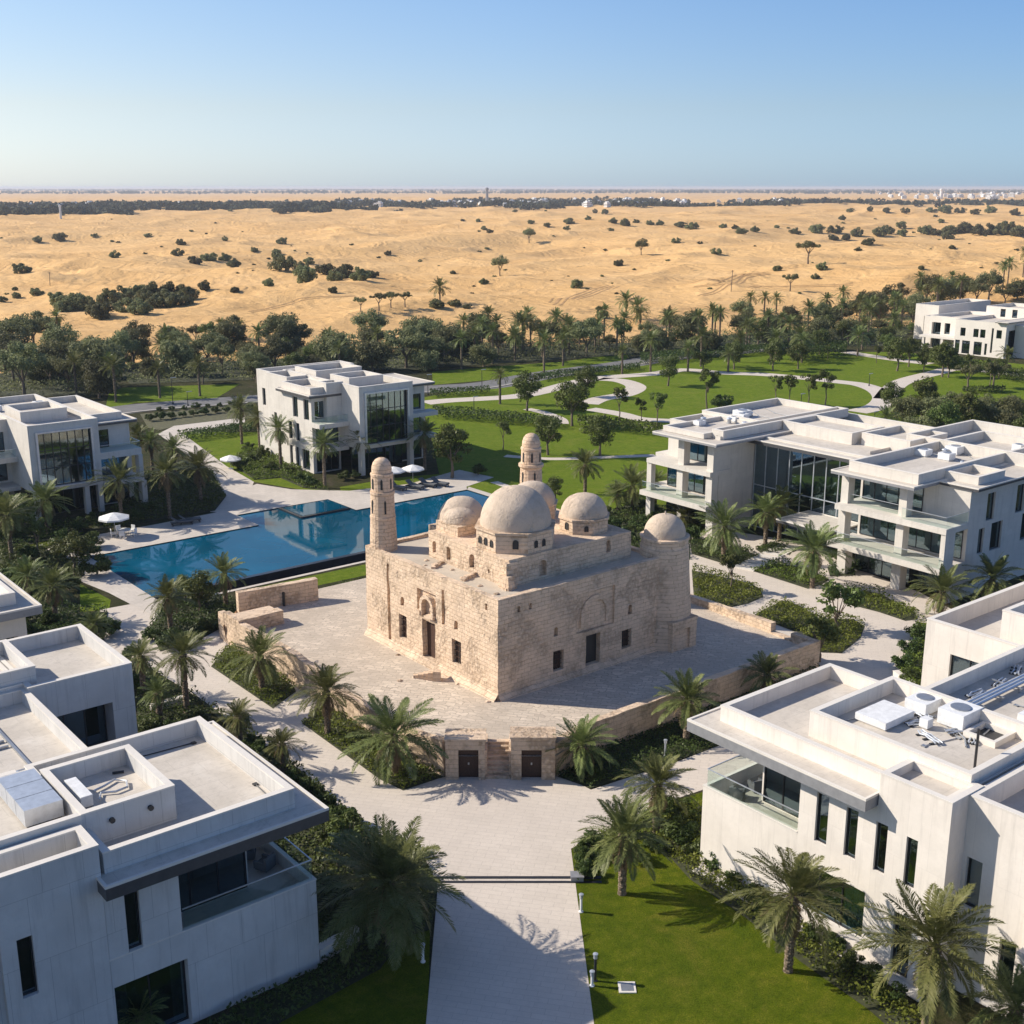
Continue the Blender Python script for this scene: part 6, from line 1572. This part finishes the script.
m.build('branches', M['bark'], bt)
for px, py, h, lab in ((731, 292, 7, 'thin leaning pole on the middle right sand'), (50, 286, 5, 'thin pole on the left sand')):
    X, Y, z = hit(px, py); m = MB(); m.tube([(X, Y, z - .2), (X + .3, Y, z + h)], .12, 6); m.tube([(X - .3, Y, z + h - .4), (X + .9, Y, z + h - .3)], .07, 5); tag(m.build('pole', M['bark']), lab, 'pole')
M['track'] = plain('disturbed sand', (.46, .27, .115), 1, 0, .2, .6)
for pts in ([(552, 303), (575, 296), (595, 289), (612, 285)], [(556, 305), (579, 298), (600, 291), (618, 286)], [(690, 283), (715, 281), (740, 275), (765, 272)], [(693, 287), (720, 284), (745, 277), (770, 274)], [(250, 312), (300, 300), (360, 296)], [(700, 296), (760, 286), (860, 284)]):
    m = MB(); W = []
    for (x0, y0), (x1, y1) in zip(pts, pts[1:]):
        a0, a1 = hit(x0, y0), hit(x1, y1)
        W += [(a0[0] + (a1[0] - a0[0]) * k / 14, a0[1] + (a1[1] - a0[1]) * k / 14) for k in range(14)]
    for off in (-.95, .95):
        L = []
        for k, q in enumerate(W):
            o_ = W[min(k + 1, len(W) - 1)]; p_ = W[max(k - 1, 0)]; dv = Vector((o_[0] - p_[0], o_[1] - p_[1])).normalized(); n_ = Vector((-dv.y, dv.x))
            L.append([(q[0] + n_.x * (off + s), q[1] + n_.y * (off + s)) for s in (-.3, .3)])
        for p0, p1 in zip(L, L[1:]): m.quad(*[(*v, float(dune(*v)) + .07) for v in (p0[0], p0[1], p1[1], p1[0])])
    kind(m.build('vehicle_track', M['track']), 'structure')
# ------------------------------------------------------------------ the far town and its belt of trees
def belt(name, pxl, n, s0, s1, seed, hgt):
    g = np.random.default_rng(seed); out = []
    for (x0, x1, r0, r1, nn) in pxl:
        a0, a1 = math.atan((x0 - 512) / 1250), math.atan((x1 - 512) / 1250)
        az = g.uniform(a0, a1, nn); r = r0 + (r1 - r0) * g.uniform(0, 1, nn) ** 1.3
        f = r * np.cos(az); s = r * np.sin(az); X = f * HD[0] + s * RT[0]; Y = f * HD[1] + s * RT[1]; Z = dune(X, Y)
        keep = (vnoise(X / 160, Y / 160, seed) > .30) & (r > r0 + (r1 - r0) * .45 * vnoise(X / 130, Y / 130, seed + 3))
        for x, y, z in zip(X[keep], Y[keep], Z[keep]):
            m = 16; q = g.normal(size=(m, 3)); q /= np.linalg.norm(q, axis=1)[:, None]; rr = g.uniform(s0, s1)
            Pp = np.array([x, y, z + rr * .8]) + q * rr * np.array([1, 1, .8]) * g.uniform(.4, 1, (m, 1)); nv = q + g.normal(size=(m, 3)) * .4; nv /= np.linalg.norm(nv, axis=1)[:, None]
            out.append(leaf_quads(Pp, nv, g.uniform(.8, 1.5, m) * rr * .9, g.uniform(.8, 1.5, m) * rr * .7, g))
    o = bpy.data.objects.new(name, quads_mesh(name, np.concatenate(out), M['farleaf'])); COL.objects.link(o); kind(o, 'stuff')
belt('tree_belt', [(-40, 130, 1300, 2500, 1700), (130, 330, 1500, 2700, 1900), (330, 440, 1700, 2800, 900), (430, 640, 1850, 3000, 1700), (640, 800, 1900, 2900, 1200), (780, 1070, 2300, 3200, 1500)], 0, 3.6, 6.6, 4, 8)
belt('tree_belt', [(-40, 1070, 6500, 8200, 2600), (-40, 500, 10500, 15000, 2600), (500, 1070, 8500, 14000, 3200)], 0, 4, 11, 9, 12)
def house_mesh(seed):
    g = random.Random(seed); m = MB(); a, b, h = g.uniform(8, 14), g.uniform(7, 11), g.uniform(5.5, 8.5)
    for x0, x1, y0, y1, z in ((-a / 2, a / 2, -b / 2, b / 2, h), (-a / 2 + 1, a * .1, -b / 2 - 2.5, -b / 2 - .003, h * .55), (-a * .3, a * .25, -b * .25, b * .35, h + 2.4)):
        m.box(x0, x1, y0, y1, -1, z)
        for q in ((x0 - .15, x1 + .15, y0 - .15, y0 + .15), (x0 - .15, x1 + .15, y1 - .15, y1 + .15)): m.box(*q, z + .002, z + .6)
    me = bpy.data.meshes.new('wall'); me.from_pydata(m.v, [], m.f); me.materials.append(M['white']); me.update()
    w_ = MB()
    for fl in (1.2, 4.0):
        for k in range(4):
            x = -a / 2 + a * (k + .5) / 4; w_.box(x - .6, x + .6, b / 2 - .05, b / 2 + .04, fl, fl + 1.5); w_.box(-a / 2 - .04, -a / 2 + .05, -b / 2 + b * (k + .5) / 4 - .5, -b / 2 + b * (k + .5) / 4 + .5, fl, fl + 1.5)
    wm = bpy.data.meshes.new('windows'); wm.from_pydata(w_.v, [], w_.f); wm.materials.append(M['glass']); wm.update()
    return me, wm
HM = [house_mesh(k) for k in range(4)]
rh = random.Random(77)
hs = [(62, 209, 1), (75, 207, 1), (90, 206, 1), (100, 207, 1), (30, 208, 1), (112, 208, 1), (180, 206, 1), (230, 204, 1), (250, 205, 1)]
hs += [(rh.uniform(430, 640), rh.uniform(201.5, 207), 1) for _ in range(46)] + [(rh.uniform(640, 800), rh.uniform(201, 205.5), 1) for _ in range(14)]
hs += [(rh.uniform(880, 1024), rh.uniform(194, 199), 1.25) for _ in range(42)] + [(rh.uniform(300, 430), rh.uniform(203, 207), 1) for _ in range(12)]
for px, py, s in hs:
    X, Y, z = hit(px, py)
    zone = 'left part of the far town' if px < 430 else ('middle part of the far town' if px < 810 else 'hazy right end of the far town')
    t = thing('town_house', 'tiny white house in the ' + zone, 'house', (X, Y, z), 'houses in the ' + zone, rh.uniform(0, 3.1))
    a, b = rh.choice(HM); s *= rh.uniform(.6, 1.05)
    child('wall', a, t, sc=(s, s, s)); child('window', b, t, sc=(s, s, s))
def tower(px, py, topy, w_, label, name, mat):
    X, Y, z = hit(px, py); D = X * HD[0] + Y * HD[1]; q = math.hypot(D, HC) / 1225; h = (py - topy) * q; r = w_ * q / 2
    t = thing(name, label, 'tower', (X, Y, z)); m = MB()
    m.lathe(X, Y, [(r, z - 2), (r * .9, z + h * .8), (r * 1.15, z + h * .82), (r * 1.15, z + h * .95), (r * .3, z + h)], 12); m.build('shaft', mat, t)
tower(61, 219, 205, 2.2, 'pale thin tower standing in the tree belt on the left', 'pale_tower', M['palemetal'])
tower(487, 203, 188.5, 3.0, 'grey latticed looking water tower beyond the town trees', 'water_tower', M['greymetal'])
tower(941, 198, 189, 3.4, 'white tower block on the hazy right horizon', 'white_tower', M['white'])
# ------------------------------------------------------------------ poolside furniture, lamps
def parasol(X, Y, r, h, label, z=.036):
    t = thing('parasol', label, 'parasol', (X, Y, z))
    m = MB(); m.tube([(X, Y, z), (X, Y, z + h)], .04, 8); m.lathe(X, Y, [(.35, z), (.35, z + .1), (.06, z + .12)], 12); m.build('pole', M['steel'], t)
    m = MB(); n = 8; m.lathe(X, Y, [(r, z + h - .45), (r, z + h - .62), (r * .98, z + h - .45), (r * .5, z + h - .15), (.03, z + h + .08)], n); m.build('canopy', M['fabricw'], t)
    return t
def lounger(X, Y, a, label, grp, z=.036, sc=1.25):
    t = thing('sun_lounger', label, 'sun lounger', (X, Y, z), grp, a)
    def add(nm, bx, mat):
        m = MB()
        for b in bx: m.box(*[v * sc for v in b])
        me = bpy.data.meshes.new(nm); me.from_pydata(m.v, [], m.f); me.materials.append(mat); me.update(); child(nm, me, t)
    add('frame', [(-1, 1, -.35, .35, .25, .31), (-.9, -.82, -.33, -.25, 0, .25), (-.9, -.82, .25, .33, 0, .25), (.82, .9, -.33, -.25, 0, .25), (.82, .9, .25, .33, 0, .25)], M['frame'])
    add('mattress', [(-.98, .35, -.33, .33, .312, .42)], M['fabricg'])
    m = MB(); m.quad(*[(x * sc, y * sc, z * sc) for x, y, z in ((.35, -.33, .42), (.95, -.33, .85), (.95, .33, .85), (.35, .33, .42))]); m.quad(*[(x * sc, y * sc, z * sc) for x, y, z in ((.35, -.33, .31), (1.0, -.33, .78), (1.0, .33, .78), (.35, .33, .31))])
    for yy in (-.33, .33): m.quad(*[(x * sc, yy * sc, z * sc) for x, z in ((.35, .31), (1.0, .78), (.95, .85), (.35, .42))])
    me = bpy.data.meshes.new('backrest'); me.from_pydata(m.v, [], m.f); me.materials.append(M['fabricg']); me.update(); child('backrest', me, t)
def chair(X, Y, a, label, grp, z=.036):
    t = thing('garden_chair', label, 'chair', (X, Y, z), grp, a)
    for nm, bx in (('seat', [(-.28, .28, -.28, .28, .4, .48)]), ('backrest', [(-.28, -.22, -.28, .28, .48, .95)]), ('leg', [(-.26, -.2, -.26, -.2, 0, .4)]), ('leg', [(.2, .26, -.26, -.2, 0, .4)]), ('leg', [(-.26, -.2, .2, .26, 0, .4)]), ('leg', [(.2, .26, .2, .26, 0, .4)])):
        m = MB(); [m.box(*b) for b in bx]; me = bpy.data.meshes.new(nm); me.from_pydata(m.v, [], m.f); me.materials.append(M['white' if nm != 'seat' else 'fabricw']); me.update(); child(nm, me, t)
X, Y = at(115.5, 537); parasol(X, Y, 1.75, 2.7, 'white parasol over the table before the left pool villa')
t = thing('garden_table', 'round pale table under the parasol before the left pool villa', 'table', (X + .9, Y - .3, .036))
m = MB(); m.lathe(X + .9, Y - .3, [(.75, .72), (.75, .77)], 16); m.build('tabletop', M['white'], t); m = MB(); m.tube([(X + .9, Y - .3, .036), (X + .9, Y - .3, .72)], .06, 8); m.build('pedestal', M['steel'], t)
for k in range(5):
    a = k * 1.2566 + .4; chair(X + .9 + math.cos(a) * 1.15, Y - .3 + math.sin(a) * 1.15, a + math.pi, 'white chair around the parasol table by the pool', 'chairs round the parasol table')
X, Y = at(413, 484); parasol(X, Y, 1.55, 2.5, 'right white parasol by the loungers beyond the pool')
X, Y = at(394, 486); parasol(X, Y, 1.55, 2.5, 'left white parasol by the loungers, half hidden by the minaret')
X, Y = at(231, 469); parasol(X, Y, 1.5, 1.9, 'low parasol model for the flat pale planter canopy of the three storey villa garden', 0)  # parasol model stands in for a flat pale planter canopy
for px, py, lab in ((398, 490, 'grey sun lounger nearest the left minaret beyond the pool'), (415, 489, 'grey sun lounger under the right parasol beyond the pool'), (428, 487, 'second grey sun lounger from the right beyond the pool'), (440, 486, 'rightmost grey sun lounger beyond the pool')):
    lounger(*at(px, py), 1.9, lab, 'sun loungers beyond the pool')
for px, py, lab in ((182, 525, 'left grey sun lounger on the shaded pool deck'), (190, 523, 'right grey sun lounger on the shaded pool deck')):
    lounger(*at(px, py), 2.9, lab, 'sun loungers on the shaded deck')
# balcony furniture
for x, y, a, lab in ((24.4, 50.3, 2, 'dark armchair on the lower left villa balcony, nearer the rail corner'), (24.2, 51.8, 2.6, 'dark armchair on the lower left villa balcony, nearer the glass'), (48.6, 40.2, .5, 'dark lounge chair on the lower right balcony, nearer the rail'), (50.2, 40.1, 1.2, 'dark lounge chair on the lower right balcony, nearer the back')):
    t = thing('armchair', lab, 'armchair', (x, y, 4.22), None, a)
    for nm, bx in (('seat', (-.4, .4, -.4, .4, .18, .42)), ('backrest', (-.4, -.25, -.4, .4, .42, .85)), ('armrest', (-.25, .4, -.4, -.28, .42, .6)), ('armrest', (-.25, .4, .28, .4, .42, .6)), ('base', (-.35, .35, -.35, .35, .1, .18))):
        m = MB(); m.box(*bx); me = bpy.data.meshes.new(nm); me.from_pydata(m.v, [], m.f); me.materials.append(M['fabricg']); me.update(); child(nm, me, t)
def bollard(px, py, label, h=1.0, mat='white', grp=None):
    X, Y = at(px, py); t = thing('bollard_lamp', label, 'bollard lamp', (X, Y, 0), grp)
    m = MB(); m.lathe(X, Y, [(.13, 0), (.13, .05), (.07, .06), (.07, h - .22)], 10); m.build('post', M[mat], t)
    m = MB(); m.lathe(X, Y, [(.10, h - .22), (.10, h - .03), (.13, h - .02), (.13, h + .04), (.02, h + .06)], 10); m.build('lamp_head', M['palemetal'], t)
bollard(581, 912, 'pale bollard lamp by the path edge below the slot drain', 1.05)
bollard(595, 981, 'dark bollard lamp by the path edge near the drain cover', 1.5, 'frame')
bollard(592, 986, 'short pale bollard lamp beside the dark bollard lamp', .8)
bollard(423, 962, 'pale bollard lamp in the shade left of the entrance path', 1.0)
bollard(665, 757, 'blue grey bollard lamp below the shaded courtyard wall', 1.25, 'palemetal')
bollard(410, 778, 'bollard lamp at the foot of the left courtyard palm', .7, 'palemetal')
def lamp(px, py, hpx, label, grp=None):
    X, Y = at(px, py); q = pxm(X, Y); h = hpx * q; t = thing('street_lamp', label, 'street lamp', (X, Y, 0), grp)
    m = MB(); m.lathe(X, Y, [(.14, 0), (.14, .3), (.07, .35), (.05, h)], 8); m.build('pole', M['frame'], t)
    m = MB(); m.box(X - .1, X + .9, Y - .12, Y + .12, h, h + .09); m.build('lamp_head', M['steel'], t)
for px, py, hp, lab in ((482, 392, 22, 'street lamp beside the park road bend'), (474, 412, 15, 'lamp post by the long park hedge'), (173, 404, 26, 'lamp post beside the left road'), (188, 406, 14, 'shorter lamp post beside the left road'), (869, 386, 12, 'thin lamp post on the park lawn by the curved path'), (874, 424, 12, 'thin lamp post behind the glass link roof'), (428, 395, 20, 'lamp post right of the three storey villa'), (800, 420, 26, 'tall thin post above the long villa roof')):
    lamp(px, py, hp, lab)
# low garden walls
for x0, y0, x1, y1, h, lab in ((151, 712, 186, 703, .55, 'low pale garden wall beside the rear block of the lower left villa'), (318, 962, 357, 940, .75, 'low pale kerb wall at the lower left villa corner'), (895, 560 + 118, 912, 690, .6, 'low pale curved wall by the cream villa rear block')):
    a, b = at(x0, y0), at(x1, y1); d = Vector((b[0] - a[0], b[1] - a[1])); m = MB(); m.obox(((a[0] + b[0]) / 2, (a[1] + b[1]) / 2), d.length / 2, .22, 0, h, math.atan2(d.y, d.x)); m.obox(((a[0] + b[0]) / 2, (a[1] + b[1]) / 2), d.length / 2 + .03, .25, h, h + .06, math.atan2(d.y, d.x))
    tag(m.build('garden_wall', M['render']), lab, 'wall')
# stepping stones to the glass link
a, b = Vector(at(680 + 278 / 4.267, 520 + 208 / 4.267)), Vector(at(680 + 465 / 4.267, 520 + 115 / 4.267))
for k in range(9):
    c = a.lerp(b, k / 8); d = (b - a); m = MB(); m.obox((c.x, c.y), .42, 1.15, .02, .14, math.atan2(d.y, d.x)); tag(m.build('stepping_stone', M['coping']), 'pale stepping slab in the flight towards the glass link', 'stepping stone', 'stepping slabs to the glass link')
# ------------------------------------------------------------------ haze
hm = bpy.data.materials.new('haze'); hm.use_nodes = True
t = hm.node_tree; t.nodes.remove(t.nodes['Principled BSDF'])
pv = t.nodes.new('ShaderNodeVolumePrincipled'); pv.inputs['Color'].default_value = (.62, .71, .86, 1); pv.inputs['Density'].default_value = 9.0e-5
pv.inputs['Anisotropy'].default_value = .2
t.links.new(pv.outputs[0], t.nodes['Material Output'].inputs['Volume'])
m = MB(); m.box(-62000, 62000, -62000, 62000, -20, 42); o = m.build('haze', hm); kind(o, 'stuff')
